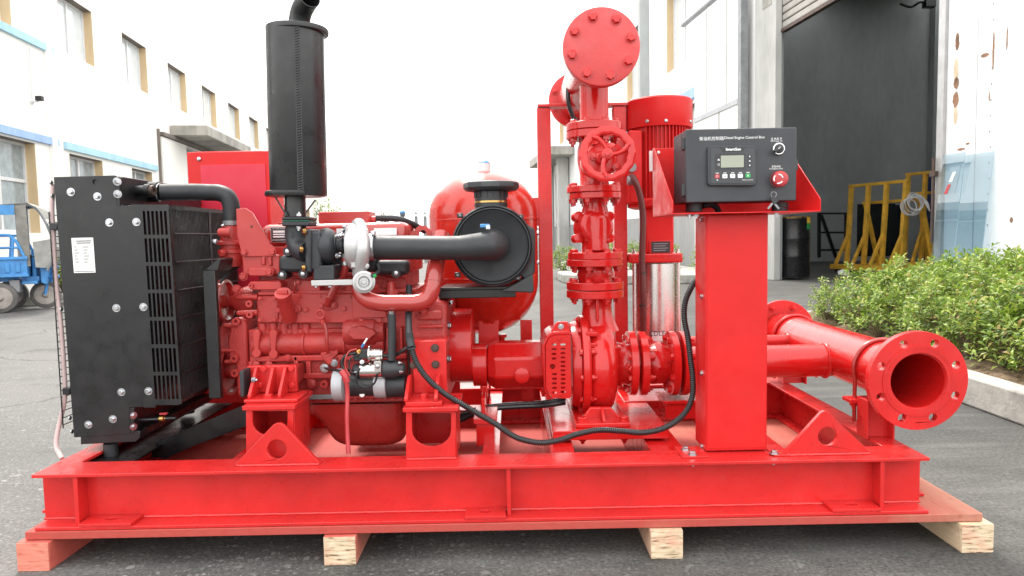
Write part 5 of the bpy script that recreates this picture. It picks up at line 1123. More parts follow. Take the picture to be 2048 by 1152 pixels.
MB().LZ(982, YA + .1, [(406, 32.5), (406, 33.3), (402.5, 33.3), (402.5, 32.5)], 40).build('strap', M_gold, af)
MB().LZ(982, YA + .1, [(412, 33.5), (408, 33.5)], 40).build('neck_collar', M_plas, af)
P = cat([W(*p) for p in ((748, 494.5, 2.14), (800, 495, 2.135), (860, 495.5, 2.125), (910, 496, 2.115), (945, 494, 2.115), (972, 492, 2.128), (985, 491, 2.16), (988, 491, 2.215))], 8)
nP = len(P); MB().tube(P, lambda i: S(24 + 8.5 * min(1, max(0, (i / nP - .45) / .45)), 2.13), 30).build('intake_hose', M_rub, af)
MB().B(960, 448, 979, 455, 2.118, .02).build('hose_clamp', M_blue, af, .002); MB().B(972, 450, 980, 458, 2.116, .006).build('clamp_band', M_zinc, af)
q = MB(); q.B(877, 579, 1032, 596, 2.235, .16); q.build('bracket_bar', M_blk, af, .002); MB().B(880, 574, 1050, 579, 2.23, .19).build('bracket_tray', M_blk, af, .001)
boltp(af, 903, 602, 2.25, 4, M_zinc, (0, -.3, -1), 'nut')

# ================================================================== centrifugal fire pump
pu = thing('centrifugal_pump', 'red end-suction centrifugal pump driven by the engine shaft', 'pump', W(1190, 860, 2.4)); YPm = 2.40
def PM(mb, n, m_=M_redp, b=0., s_=35): return mb.build(n, m_, pu, b, s_)
PM(MB().LX(729, YPm, [(946, 38), (947, 43), (973, 43), (975, 41)], 44), 'bearing_flange', M_redp, .001)
bf = MB(); n = 8; c0 = W(975, 729, YPm); 
oct_ = lambda r: [(r * math.cos(R(22.5 + 45 * k)), r * math.sin(R(22.5 + 45 * k))) for k in range(8)]
pr = [(975, 40), (992, 50), (1090, 50)]
bf.lathe(W(975, 729, YPm), (1, 0, 0), [(S(x - 975, YPm), S(r_, YPm)) for x, r_ in pr], 8)
bmesh.ops.rotate(bf.bm, cent=c0, matrix=Matrix.Rotation(R(22.5), 3, 'X'), verts=bf.bm.verts); PM(bf, 'bearing_housing', M_redp, .006, 20)
MB().LY(1044, 751, YPm - .086, [(-.008, 13), (-.006, 15.5), (.02, 15.5)], 26).build('oil_plug', M_redp, pu)
PM(MB().LY(1044, 751, YPm - .095, [(-.0015, 1.6), (.004, 1.6)], 10), 'plug_center', M_redp)
q = MB(); q.B(962, 772, 975, 798, YPm - .06, .12); PM(q, 'bearing_foot', M_redp, .003)
MB().rng((W(962, 800, 2.2).x, 2.2, zt + .0665), (W(970, 800, 2.2).x, 2.3, W(965, 790, 2.25).z)).build('foot_stay', M_redp, pu, .002)
# coupling guard with two columns of slots
gh = [rrect(1103 - .2 * 0, 687 + 9.3 * k, 1113, 691.5 + 9.3 * k, 2.1, 2) for k in range(4)] + [rrect(1121, 687 + 8.6 * k, 1131, 691.5 + 8.6 * k, 2.1, 2) for k in range(12)] + [rrect(1104, 746 + 9.2 * k, 1114, 750.5 + 9.2 * k, 2.1, 2) for k in range(5)] + [circ(1105, 733, 5.5, 12)]
q = MB(); q.PY([(1092, 690), (1098, 676), (1108, 671), (1141, 670), (1143, 792), (1138, 797), (1106, 796), (1098, 786), (1092, 775)], 2.235, .003, gh); PM(q, 'guard_screen')
q = MB(); q.PY([(1084, 692), (1094, 672), (1104, 664), (1140, 661), (1144, 670), (1108, 671), (1098, 676), (1092, 690), (1092, 775), (1098, 787), (1105, 797), (1096, 794), (1088, 780)], 2.245, .17); PM(q, 'guard_shell', M_redp, .003)
MB().B(1098, 690, 1138, 780, 2.30, .02).build('guard_inside', M_redp, pu)
q = MB(); q.PY([(1100, 668), (1110, 648), (1118, 643), (1136, 644), (1140, 662), (1120, 666)], 2.26, .02); PM(q, 'guard_lug', M_redp, .003); boltp(pu, 1122, 653, 2.258, 4.5, M_zinc)
for x, y in ((1119, 678), (1120, 789)): boltp(pu, x, y, 2.234, 3.2, M_redp)
# casing
PM(MB().LX(728, YPm, [(1138, 60), (1139, 84), (1152, 88), (1157, 88), (1158, 80)], 52), 'back_cover', M_redp, .002)
PM(MB().LX(729, YPm, [(1157, 80), (1158, 100), (1169, 102), (1173, 100), (1174, 84)], 56), 'casing_flange', M_redp, .002)
vo = MB(); vo.LX(731, YPm, [(1172, 84), (1176, 90), (1186, 93), (1200, 94), (1214, 90), (1222, 80), (1228, 64), (1231, 48), (1238, 44)], 56); PM(vo, 'volute', M_redp, 0, 60)
for k in range(12):
    a = 2 * PI * k / 12 + .1; c = W(1165, 729, YPm); r_ = S(92, YPm); p = Vector((W(1173.5, 729, YPm).x, c.y + r_ * math.cos(a), c.z + r_ * math.sin(a)))
    bolt(pu, p, (1, 0, 0), .010, M_redp, 'nut'); bolt(pu, Vector((W(1157, 729, YPm).x, p.y, p.z)), (-1, 0, 0), .010, M_redp)
for y in (668, 690, 700, 780): PM(MB().B(1172, y - 4, 1196, y + 6, 2.262 + abs(y - 729) * .0002, .05), 'casing_lug', M_redp, .004)
# foot
q = MB(); q.PY([(1180, 815), (1222, 815), (1252, 849), (1252, 858), (1153, 860), (1153, 851)], 2.24, .02); PM(q, 'pump_foot', M_redp, .004)
fz = W(1200, 858, 2.24).z; MB().rng((W(1150, 858, 2.2).x, 2.17, pz + .0005), (W(1258, 858, 2.2).x, 2.64, max(pz + .014, fz))).build('foot_plate', M_redp, pu, .003)
g_ = MB(); x = W(1201, 840, 2.24).x; g_.poly([Vector((x, 2.239, W(1200, 815, 2.24).z)), Vector((x, 2.185, max(pz + .014, fz) + .0005)), Vector((x, 2.239, max(pz + .014, fz) + .0005))], (.011, 0, 0)); PM(g_, 'foot_rib', M_redp, .002)
for px in (1165, 1248): bolt(pu, Vector((W(px, 850, 2.2).x, 2.2, max(pz + .014, fz))), (0, 0, 1), .015, M_redp)
for px in (1166, 1250): bolt(pu, Vector((W(px, 885, 2.16).x, 2.17, zt - .003)), (0, 0, -1), .011, M_redp, 'nut', 'nut')
# discharge nozzle and flange
PM(MB().LZ(1194, YPm, [(660, 44), (645, 37), (630, 31), (612, 29), (596, 31), (594, 34)], 36), 'discharge_nozzle', M_redp, 0, 50)
PM(MB().B(1192, 594, 1198, 642, YPm - .075, .06), 'nozzle_rib', M_redp, .003)
PM(MB().LX(727, YPm, [(1226, 52), (1232, 44), (1246, 42), (1254, 44)], 40), 'suction_nozzle', M_redp, 0, 50)
MB().lathe(W(1262, 736, 2.325), (.2, -1, -.1), [(-.02, .02), (0, .02), (.002, .014), (.018, .014), (.02, .011)], 6).build('drain_plug', M_redp, pu)

def ring_bolts(par, c, ax, Rb, n, t, r_, mat, a0=0., kinds=('hex', 'nut')):
    a, u, v = basis(ax)
    for k in range(n):
        th = a0 + 2 * PI * k / n; d = (u * math.cos(th) + v * math.sin(th)) * Rb
        bolt(par, Vector(c) + d + a * t, a, r_, mat, kinds[0]); bolt(par, Vector(c) + d - a * t, -a, r_, mat, kinds[1], 'nut' if kinds[1] == 'nut' else 'bolt')
# ---- discharge line: bellows, check valve, gate valve and header
XV = 1190
def flz(par, y0, y1, r_=56, name='flange', x=XV): return MB().LZ(x, YPm, [(y1, r_ - 1), (y1 - 1, r_), (y0 + 1, r_), (y0, r_ - 1)], 48).build(name, M_redp, par)
be = thing('discharge_joint', 'red wrapped flexible pipe joint between pump outlet and check valve', 'pipe joint', W(XV, 596, YPm))
flz(pu, 579, 594, 57, 'discharge_flange'); flz(be, 563, 577.5, 57); 
mb_ = MB(); mb_.LZ(XV, YPm, [(563.5, 32), (556, 33), (548, 36), (540, 34), (531.5, 31)], 28)
rw = random.Random(4)
for v_ in mb_.bm.verts: v_.co += Vector((rw.uniform(-.004, .004), rw.uniform(-.004, .004), rw.uniform(-.002, .002)))
mb_.build('wrapped_bellows', M_redp, be, 0, 25); flz(be, 518, 531.5, 56)
ring_bolts(be, W(XV, 578, YPm), (0, 0, 1), S(46, YPm), 8, S(15.5, YPm), .012, M_redp, R(22.5))
ck = thing('check_valve', 'red check valve in the discharge pipe below the gate valve', 'valve', W(XV, 518, YPm))
flz(ck, 504, 517.5, 55, x=1191)
MB().LZ(XV, YPm, [(505, 30), (502, 27), (470, 27), (440, 29), (425, 27), (410, 23), (400, 24), (397, 28)], 40).build('body', M_redp, ck, 0, 50)
bo = MB(); bo.lathe(W(1186, 455, YPm), (.25, -1, .1), [(-.03, S(36, YPm)), (.02, S(36, YPm)), (.04, S(34, YPm)), (.05, S(28, YPm))], 36); bo.build('bonnet', M_redp, ck, .004)
bo2 = MB(); bo2.LZ(1193, YPm - .03, [(500, 21), (438, 21), (428, 16), (424, 6)], 28); bo2.build('bonnet_barrel', M_redp, ck, 0, 45)
for a in (35, 145, 215, 325): 
    p = W(1186 + 38 * math.cos(R(a)), 455 - 38 * math.sin(R(a)), YPm - .02); MB().lathe(p, (.25, -1, .1), [(-.02, .016), (.014, .016), (.016, .009)], 16).build('bonnet_ear', M_redp, ck)
flz(ck, 386, 398, 52, x=1191); ring_bolts(ck, W(1191, 518, YPm), (0, 0, 1), S(46, YPm), 8, S(13.5, YPm), .012, M_redp, R(22.5))
gv = thing('gate_valve', 'red gate valve with spoked handwheel in the discharge pipe', 'valve', W(XV, 386, YPm)); XG = 1188
flz(gv, 373, 385.5, 54, x=XG); ring_bolts(gv, W(XG, 386, YPm), (0, 0, 1), S(45, YPm), 8, S(12.5, YPm), .012, M_redp, R(22.5))
MB().LZ(XG, YPm, [(373, 30), (366, 28), (345, 29), (325, 33), (300, 33), (288, 29), (279, 30)], 36).build('body', M_redp, gv, 0, 50)
bn = MB(); bn.LY(1205, 315, 2.22, [(0, 10), (.004, 12), (.03, 14), (.032, 30), (.05, 34), (.06, 36), (.14, 36)], 28); bn.build('bonnet', M_redp, gv, .002, 35)
MB().B(1170, 285, 1232, 345, 2.29, .06).build('bonnet_flange', M_redp, gv, .012)
for x, y in ((1189, 313), (1234, 297), (1234, 334), (1190, 280)): MB().LY(x, y, 2.235, [(0, 8), (.02, 8.6), (.06, 9)], 18).build('bonnet_boss', M_redp, gv); 
for x, y in ((1189, 313), (1234, 297), (1234, 334)): boltp(gv, x, y, 2.234, 4.5, M_redp)
hw = MB(); hc = W(1215, 308, 2.15); Rw = S(47.5, 2.15); ax = Vector((-.12, -1, .06)).normalized()
nW = 60; a_, u_, v_ = basis(ax); rings = []
for i in range(nW):
    t = 2 * PI * i / nW; d = u_ * math.cos(t) + v_ * math.sin(t); sc2 = 1 + .022 * math.cos(t * 14)
    rings.append([hw.bm.verts.new(hc + d * (Rw * sc2 + x) + a_ * y) for x, y in ((-.0125, -.003), (-.011, .004), (-.006, .006), (.007, .006), (.0115, .003), (.009, -.006), (-.008, -.006))])
for i in range(nW):
    A_, B_ = rings[i], rings[(i + 1) % nW]
    for j in range(7): hw.bm.faces.new((A_[j], B_[j], B_[(j + 1) % 7], A_[(j + 1) % 7]))
whl = hw.build('handwheel', M_redp, gv, 0, 50)
MB().lathe(hc - ax * .012, ax, [(0, .014), (.002, .017), (.018, .017), (.02, .013)], 26).build('hub', M_redp, whl); bolt(gv, hc + ax * .008, ax, .009, M_redp)
for a in (118, 10, 255):
    t0 = R(a); f = lambda r, b: hc + (u_ * math.cos(b) * (1 if u_.x > 0 else -1) + v_ * math.sin(b) * (1 if v_.z > 0 else -1)) * r
    P = cat([f(.012, t0 - .35), f(Rw * .45, t0 - .12), f(Rw * .75, t0 + .04), f(Rw * .97, t0 + .22)], 5); nn = len(P)
    MB().tube(P, lambda i: .0065 + .003 * (i / nn), 10).build('spoke', M_redp, whl)
MB().tube([hc - ax * .01, W(1205, 315, 2.23)], .010, 14).build('stem', M_redp, gv)
flz(gv, 264, 278, 55, x=XG)
hd = thing('discharge_header', 'red discharge header pipe with bolted blind flange at the top', 'pipe', W(XG, 262, YPm))
flz(hd, 248, 262.5, 55, x=XG); ring_bolts(hd, W(XG, 263, YPm), (0, 0, 1), S(45, YPm), 8, S(14.5, YPm), .012, M_redp, R(22.5))
MB().LZ(XG, YPm, [(248, 31), (244, 28), (120, 28)], 36).build('riser', M_redp, hd)
YH = 2.15; hcn = W(1203, 93, YH)
MB().lathe(Vector((hcn.x, YH + .02, hcn.z)), (0, 1, 0), [(0, .075), (.85, .075)], 40).build('header_pipe', M_redp, hd)
MB().LY(1203, 93, YH, [(-.002, 72), (.0, 75.5), (.018, 76), (.02, 75)], 64).build('blind_flange', M_redb, hd, 0, 30)
MB().lathe(Vector((hcn.x, YH + .0215, hcn.z)), (0, 1, 0), [(0, S(75, YH)), (.018, S(75, YH)), (.02, .08), (.05, .076)], 56).build('neck_flange', M_redp, hd)
for k in range(8):
    a = R(22.5 - 6 + 45 * k); boltp(hd, 1203 + 61.5 * math.cos(a), 93 - 61.5 * math.sin(a), YH - .0015, 8.6, M_redp)
MB().lathe(Vector((hcn.x, 2.98, hcn.z)), (0, 1, 0), [(0, .112), (.02, .112), (.022, .11)], 48).build('rear_flange', M_redp, hd)
for k in range(8):
    a = R(22.5 + 45 * k); bolt(hd, Vector((hcn.x + .093 * math.cos(a), 2.98, hcn.z + .093 * math.sin(a))), (0, -1, 0), .011, M_redp, 'nut')
pgz = W(1200, 13, 2.27); pg = MB(); pg.lathe(Vector((pgz.x, 2.27, pgz.z)), (-.1, -1, .2), [(-.03, .05), (.0, .053), (.006, .053), (.006, .046), (.002, .044)], 36); pg.build('pressure_gauge', M_ss, hd, 0, 30)
MB().cyl(Vector((pgz.x, 2.28, hcn.z + .07)), Vector((pgz.x, 2.28, pgz.z - .045)), .01).build('gauge_stem', M_chrome, hd)
MB().T([(1150, 140, 2.62), (1138, 165, 2.6), (1137, 205, 2.6), (1150, 245, 2.62), (1154, 262, 2.62)], 4.5, 10).build('sensor_cable', M_cond, hd); MB().LZ(1150, 2.61, [(262, 7), (236, 5.5)], 14).build('sensor_boot', M_rub, hd)

# ---- suction side: joint, header
sj = thing('suction_joint', 'red wrapped flexible joint between two flange pairs at the pump suction', 'pipe joint', W(1310, 790, YPm))
for x0, x1, par in ((1254, 1269, pu), (1275, 1290, sj), (1336, 1350, sj), (1357, 1371, sj)):
    MB().LX(726, YPm, [(x0, 62), (x0 + 1, 64.5), (x1 - 1, 64.5), (x1, 62)], 52).build('flange', M_redp, par)
mb_ = MB(); mb_.LX(726, YPm, [(1289, 38), (1298, 40), (1308, 43), (1318, 42), (1328, 38), (1337, 36)], 26)
for v_ in mb_.bm.verts: v_.co += Vector((rw.uniform(-.003, .003), rw.uniform(-.004, .004), rw.uniform(-.004, .004)))
mb_.build('wrapped_bellows', M_redp, sj, 0, 25)
MB().CX(1266, 1278, 726, 36, YPm).build('gasket', M_redp, sj); MB().CX(1348, 1359, 726, 36, YPm).build('gasket', M_redp, sj)
ring_bolts(sj, W(1272, 726, YPm), (1, 0, 0), S(53, YPm), 8, S(17.5, YPm), .0115, M_redp, R(22.5), ('nut', 'hex'))
ring_bolts(sj, W(1353.5, 726, YPm), (1, 0, 0), S(53, YPm), 8, S(17.5, YPm), .0115, M_redp, R(22.5), ('nut', 'hex'))
sh_ = thing('suction_header', 'red suction header pipe with large open flange at the right end of the skid', 'pipe', W(1700, 860, 2.3))
YS = 1.975; fc = W(1837, 762, YS)
FO, FI = S(101, YS), S(57, YS)
def ringpts(r, y, n=64): return [Vector((fc.x + r * math.cos(2 * PI * k / n), y, fc.z + r * math.sin(2 * PI * k / n))) for k in range(n)]
q = MB(); q.poly(ringpts(FO, YS), (0, .022, 0), [ringpts(FI, YS, 48)] + [[Vector((fc.x + S(82, YS) * math.cos(R(22.5 + 45 * j)) + S(8.6, YS) * math.cos(t), YS, fc.z + S(82, YS) * math.sin(R(22.5 + 45 * j)) + S(8.6, YS) * math.sin(t))) for t in [2 * PI * k / 16 for k in range(16)]] for j in range(8)]); q.build('front_flange', M_red, sh_, .0012)
q = MB(); q.poly(ringpts(S(73, YS), YS - .0025), (0, .0024, 0), [ringpts(S(58, YS), YS - .0025, 48)]); q.build('raised_face', M_red, sh_)
for r_ in (66, 69.5): MB().torus((fc.x, YS - .0026, fc.z), (0, 1, 0), S(r_, YS), .0006, 64, 6).build('face_groove', M_red, sh_)
YS2 = 2.98
pp = MB(); ro, ri = S(60.5, YS), S(55, YS)
pp.lathe((fc.x, YS + .004, fc.z), (0, 1, 0), [(0, ri), (YS2 - YS - .02, ri)], 56, False); pp.lathe((fc.x, YS + .0225, fc.z), (0, 1, 0), [(0, ro), (YS2 - YS - .03, ro)], 56, False); pp.lathe((fc.x, YS + .004, fc.z), (0, 1, 0), [(0, ri), (0, FI + .001)], 56, False)
pp.build('header_pipe', M_redp, sh_); MB().torus((fc.x, YS + .0245, fc.z), (0, 1, 0), ro + .001, .004, 48, 6).build('weld_bead', M_red, sh_)
q = MB(); q.lathe((fc.x, YS2, fc.z), (0, 1, 0), [(0, FO * .98), (.02, FO * .98)], 56); q.build('rear_flange', M_red, sh_, .001)
for k in range(8):
    a = R(22.5 + 45 * k); bolt(sh_, Vector((fc.x + S(82, YS) * math.cos(a), YS2, fc.z + S(82, YS) * math.sin(a))), (0, -1, 0), .012, M_red, 'nut')
c = W(1500, 721, YPm); MB().lathe((W(1371, 726, YPm).x, YPm, c.z - .004), (1, 0, 0), [(0, .055), (fc.x - W(1371, 726, YPm).x - ro * .5, .055)], 40).build('branch_pipe', M_redp, sh_)
MB().torus((fc.x - ro + .004, YPm, c.z - .004), (1, 0, 0), .056, .006, 36, 8).build('weld_bead', M_red, sh_)
c2 = W(1500, 682, 2.72); jx = W(1350, 682, 2.72).x; MB().lathe((jx, 2.72, c2.z), (1, 0, 0), [(0, .05), (.014, .05), (.015, .022), (fc.x - ro * .6 - jx, .022)], 24).build('jockey_branch', M_red, sh_); MB().torus((fc.x - ro + .002, 2.72, c2.z), (1, 0, 0), .024, .004, 24, 6).build('weld_bead', M_red, sh_)
for Y in (2.17, 2.84):
    P = [Vector((fc.x + (ro + .006) * math.cos(R(t)), Y, fc.z + (ro + .006) * math.sin(R(t)))) for t in range(-20, 201, 10)]
    zl = fc.z - ro - .05; P = [Vector((P[0].x, Y, zl - .03))] + P + [Vector((P[-1].x, Y, zl - .03))]
    MB().tube(P, .0062, 12).build('u_bolt', M_redp if Y > 2.5 else M_rpipe, sh_)
    MB().rng((fc.x - ro - .026, Y - .028, fc.z - ro - .018), (fc.x + ro + .02, Y + .028, fc.z - ro - .0065)).build('saddle_plate', M_red, sh_, .001)
    for s_ in (-1, 1): bolt(sh_, Vector((fc.x + s_ * (ro + .006) * .94 - (.0 if s_ > 0 else .002), Y, fc.z - ro - .018)), (0, 0, -1), .013, M_red, 'nut', 'nut')

# ================================================================== jockey pump
jp = thing('jockey_pump', 'vertical multistage jockey pump with red motor and stainless steel barrel', 'pump', W(1313, 690, 2.72)); YJ = 2.74; XJ = 1318
MB().LZ(XJ, YJ, [(259, 64), (258, 64.5), (206, 64.5), (203, 62), (201, 52)], 56).build('fan_cowl', M_redm, jp, 0, 30)
for x, y in ((1284, 251), (1371, 250), (1318, 252)): 
    a = math.asin(max(-1, min(1, (x - XJ) / 64.5))); c = W(XJ, y, YJ); bolt(jp, Vector((c.x + S(64.5, YJ) * math.sin(a), c.y - S(64.5, YJ) * math.cos(a), c.z)), (math.sin(a), -math.cos(a), 0), .007, M_zinc, 'pan')
MB().LZ(XJ, YJ, [(400, 54), (258, 54)], 40).build('motor_body', M_redm, jp)
fn = MB(); c = W(XJ, 330, YJ)
for k in range(52):
    a = 2 * PI * k / 52
    if R(195) < a < R(232): continue
    fn.box((c.x + S(57, YJ) * math.cos(a), c.y + S(57, YJ) * math.sin(a), c.z), (S(9, YJ), .003, S(138, YJ)), Matrix.Rotation(a, 3, 'Z'))
fn.build('cooling_fins', M_redm, jp)
MB().LZ(XJ, YJ, [(418, 50), (414, 62), (402, 63), (398, 60)], 48).build('motor_flange', M_redm, jp, .002)
MB().B(1258, 262, 1285, 405, YJ - .09, .1).build('terminal_box', M_redm, jp, .006); MB().LY(1263, 335, YJ - .09, [(-.012, 9), (.0, 10)], 18).build('gland_plug', M_grey, jp)
q = MB(); q.B(1291, 415, 1348, 506, YJ - .065, .13); q.build('motor_stool', M_redm, jp, .006)
MB().B(1262, 507, 1366, 526, YJ - .09, .18).build('head_plate', M_red, jp, .006)
MB().LZ(1312, YJ, [(683, 42), (526, 42)], 48).build('barrel', M_ss, jp)
for x, Y in ((1269, YJ - .05), (1357, YJ - .05), (1280, YJ + .06), (1346, YJ + .06)): MB().LZ(x, Y, [(690, 4), (505, 4)], 14).build('tie_rod', M_ss, jp); bolt(jp, W(x, 507, Y), (0, 0, 1), .009, M_ss, 'nut', 'nut')
MB().LZ(1312, YJ, [(720, 50), (692, 50), (684, 47), (682, 42)], 40).build('pump_foot', M_blk, jp)
MB().B(1299, 481, 1345, 506, YJ - .072, .006).build('nameplate_holder', M_red, jp, .001); nm = MB().B(1303, 483, 1340, 505, YJ - .0735, .0012).build('nameplate', M_dkp, jp)
for k in range(4): MB().B(1307, 487 + 4.4 * k, 1336 - 4 * (k % 2), 488 + 4.4 * k, YJ - .0741, .0004).build('nameplate_print', M_lgrey, nm)
pl = MB(); c = W(1312, 667, YJ); arcplate(pl, c, S(42, YJ) + .001, -22, 45, W(1312, 676, YJ).z, W(1312, 659, YJ).z, 10).build('model_label', simple('pinkish_label', (.72, .66, .66), .4, bstr=0), jp)
text('CDLF', 1314, 667, 32, YJ - S(42, YJ) - .0015, M_dkp, jp)
MB().T([(1262, 352, 2.62), (1270, 362, 2.6), (1281, 395, 2.6), (1286, 440, 2.6), (1284, 520, 2.6), (1286, 600, 2.6), (1286, 680, 2.62)], 6.5, 12).build('motor_cable', simple('dark_red_cable', (.10, .018, .016), .4, bstr=0), jp)
for y in (546, 611): MB().LZ(1285, 2.6, [(y + 1.5, 7.2), (y - 1.5, 7.2)], 14).build('cable_tie', M_cond, jp)
MB().LX(361, 2.62, [(1255, 9), (1262, 10), (1268, 9)], 16).build('cable_gland', M_grey, jp)

# ================================================================== pressure tank
tk = thing('pressure_tank', 'glossy red pressure tank behind the air filter with a blue top cap', 'tank', W(968, 690, 2.75)); YK = 2.74; XK = 968
prof = []; rK = 107.5
for k in range(13): a = R(90 * k / 12); prof.append((560 + 108 * math.cos(a), max(2., rK * math.sin(a))))
prof += [(545, rK), (450, rK)]
for k in range(12, -1, -1): a = R(90 * k / 12); prof.append((432 - 88 * math.cos(a), max(2., rK * math.sin(a))))
MB().LZ(XK, YK, prof, 64).build('shell', M_redt, tk, 0, 80)
MB().LZ(XK, YK, [(348, 14), (330, 13), (327, 13)], 24).build('valve_body', M_vinyl, tk, 0, 60); MB().LZ(XK, YK, [(327, 13), (324, 11), (321, 6), (320, 2)], 24).build('valve_cap', M_blue, tk, 0, 60)
MB().torus(W(XK, 440, YK), (0, 0, 1), S(rK, YK), .003, 64, 6).build('weld_seam', M_redt, tk); MB().torus(W(XK, 552, YK), (0, 0, 1), S(rK, YK), .003, 64, 6).build('weld_seam', M_redt, tk)
for x, Y in ((1052, 2.68), (905, 2.68), (968, 2.86)): 
    a = W(x, 640, Y); MB().rng((a.x - .022, Y, zt + .001), (a.x + .022, Y + .012, a.z)).build('leg', M_red, tk, .001)
MB().LZ(1003, 2.7, [(690, 7), (676, 7), (674, 11), (668, 11)], 18).build('bottom_port', M_redt, tk)
q = MB(); q.PY([(957, 643), (963, 643), (968, 648), (985, 648), (990, 642), (997, 641), (997, 690), (957, 690)], 2.52, .03); q.build('front_cradle', M_red, tk, .002)

# ================================================================== pipe support frame
pf = thing('support_frame', 'red steel portal frame standing behind the discharge pipe', 'frame', W(1165, 760, 2.75)); YQ = 2.72
for x0, x1 in ((1078, 1105), (1229, 1255)):
    a, b_ = W(x0, 480, YQ), W(x1, 480, YQ); MB().rng((a.x, YQ, zt + .001), (b_.x, YQ + .05, W(1166, 214, YQ).z)).build('post', M_red, pf, .003)
a, b_ = W(1076, 209, YQ), W(1255, 209, YQ); zc = W(1166, 209, YQ).z
MB().rng((a.x - .002, YQ - .004, zc - .006), (b_.x + .002, YQ + .056, zc + .004)).build('top_bar', M_red, pf, .001)
q = MB(); q.PY([(1056, 396), (1078, 395), (1078, 452), (1057, 452), (1057, 446)] + [(1056 + 11 * math.cos(R(t)), 424 - 16 * math.sin(R(t))) for t in range(-80, 81, 20)], YQ + .0, .006); q.build('tank_bracket', M_red, pf, .001)

# ================================================================== rear electrical cabinet
cbn = thing('electrical_cabinet', 'red sheet-metal cabinet standing behind the engine and radiator', 'cabinet', W(460, 560, 2.8)); YX = 2.72
x0, x1 = W(379, 420, YX).x, W(541, 420, YX).x; z1 = W(458, 303, YX).z
MB().rng((x0, YX, zt + .001), (x1, YX + .17, z1)).build('case', M_redm, cbn, .003)
dz1 = W(458, 329, YX).z; dx0 = W(406, 420, YX).x
MB().rng((dx0, YX - .004, zt + .3), (x1 - .012, YX - .0005, dz1)).build('door', simple('crimson_sheet', (.58, .016, .045), .45, vary=.03, bscale=700, bstr=.2, bdist=.0003), cbn, .001)
boltp(cbn, 398, 318, YX - .001, 4.5, M_zinc, kind='pan'); boltp(cbn, 398, 404, YX - .001, 4.5, M_zinc, kind='pan')
MB().rng((x0 + .02, YX + .02, z1 + .0005), (x1 - .03, YX + .15, z1 + .004)).build('lid', M_redm, cbn, .001)

# ================================================================== control post, tray
cpst = thing('control_post', 'red sheet-steel control post with a tray on the front beam', 'post', W(1472, 915, 2.03)); YO = 1.985
fx0, fx1 = W(1411, 670, YO).x, W(1535, 670, YO).x; zt1 = W(1472, 428, YO).z
MB().rng((fx0, YO, zt + .004), (fx1, YO + .112, zt1)).build('column', M_redm, cpst, .0025)
MB().rng((fx0 + .004, YO - .0025, zt + .012), (fx1 - .004, YO - .0003, zt1 - .004)).build('front_panel', M_redm, cpst, .001)
for x0, x1 in ((1356, 1411), (1536, 1566)):
    a, b_ = W(x0, 908, YO), W(x1, 908, YO); MB().rng((a.x, YO - .05, zt + .0005), (b_.x - .001, YO + .05, zt + .0042)).build('foot_plate', M_red, cpst, .001)
for x, y, Y in ((1371, 903, 2.0), (1385, 911, 1.955), (1548, 909, 1.95)): bolt(cpst, Vector((W(x, y, Y).x, Y, zt + .0042)), (0, 0, 1), .0085, M_zinc, 'flat')
for x, Y in ((1386, 1.94), (1547, 1.94)): bolt(cpst, Vector((W(x, 930, Y).x, Y, zt - TF)), (0, 0, -1), .0085, M_zinc, 'nut', 'nut')
for y in (595, 751, 900, 439): bolt(cpst, Vector((fx0, YO + .035, W(1411, y, YO).z)), (-1, 0, 0), .0065, M_zinc)
for y in (592, 750, 898): bolt(cpst, Vector((fx1, YO + .03, W(1535, y, YO).z)), (1, 0, 0), .0055, M_zinc)
YT0, YT1 = 1.925, 2.19
tl, trr = W(1345, 424, YT0).x, W(1642, 418, YT0).x; tz = W(1480, 424, YT0).z
MB().rng((tl, YT0, tz - .003), (trr, YT1, tz)).build('tray', M_redm, cpst, .001)
ztop = W(1309, 297, YT1).z; zlip = W(1641, 398, YT0).z
for x in (tl, trr - .0025):
    MB().poly([Vector((x, YT0, tz + .0002)), Vector((x, YT1, tz + .0002)), Vector((x, YT1, ztop)), Vector((x, YT1 - .02, ztop)), Vector((x, YT0, zlip))], (.0025, 0, 0)).build('tray_wing', M_redm, cpst, .0008)
MB().rng((tl + .003, YT1 - .0025, tz + .0003), (trr - .003, YT1, ztop)).build('tray_back', M_redm, cpst, .0008)
MB().B(1299, 302, 1312, 342, YT1 + .005, .003).build('back_label', M_wht, cpst)
boltp(cpst, 1317, 305, YT1 - .0027, 3.2, M_wht, kind='pan')
for x in (1379, 1393, 1552): 
    p = W(x, 430, 1.96); bolt(cpst, Vector((p.x, 1.96, tz - .003)), (0, 0, -1), .0065, M_zinc, 'nut', 'nut')

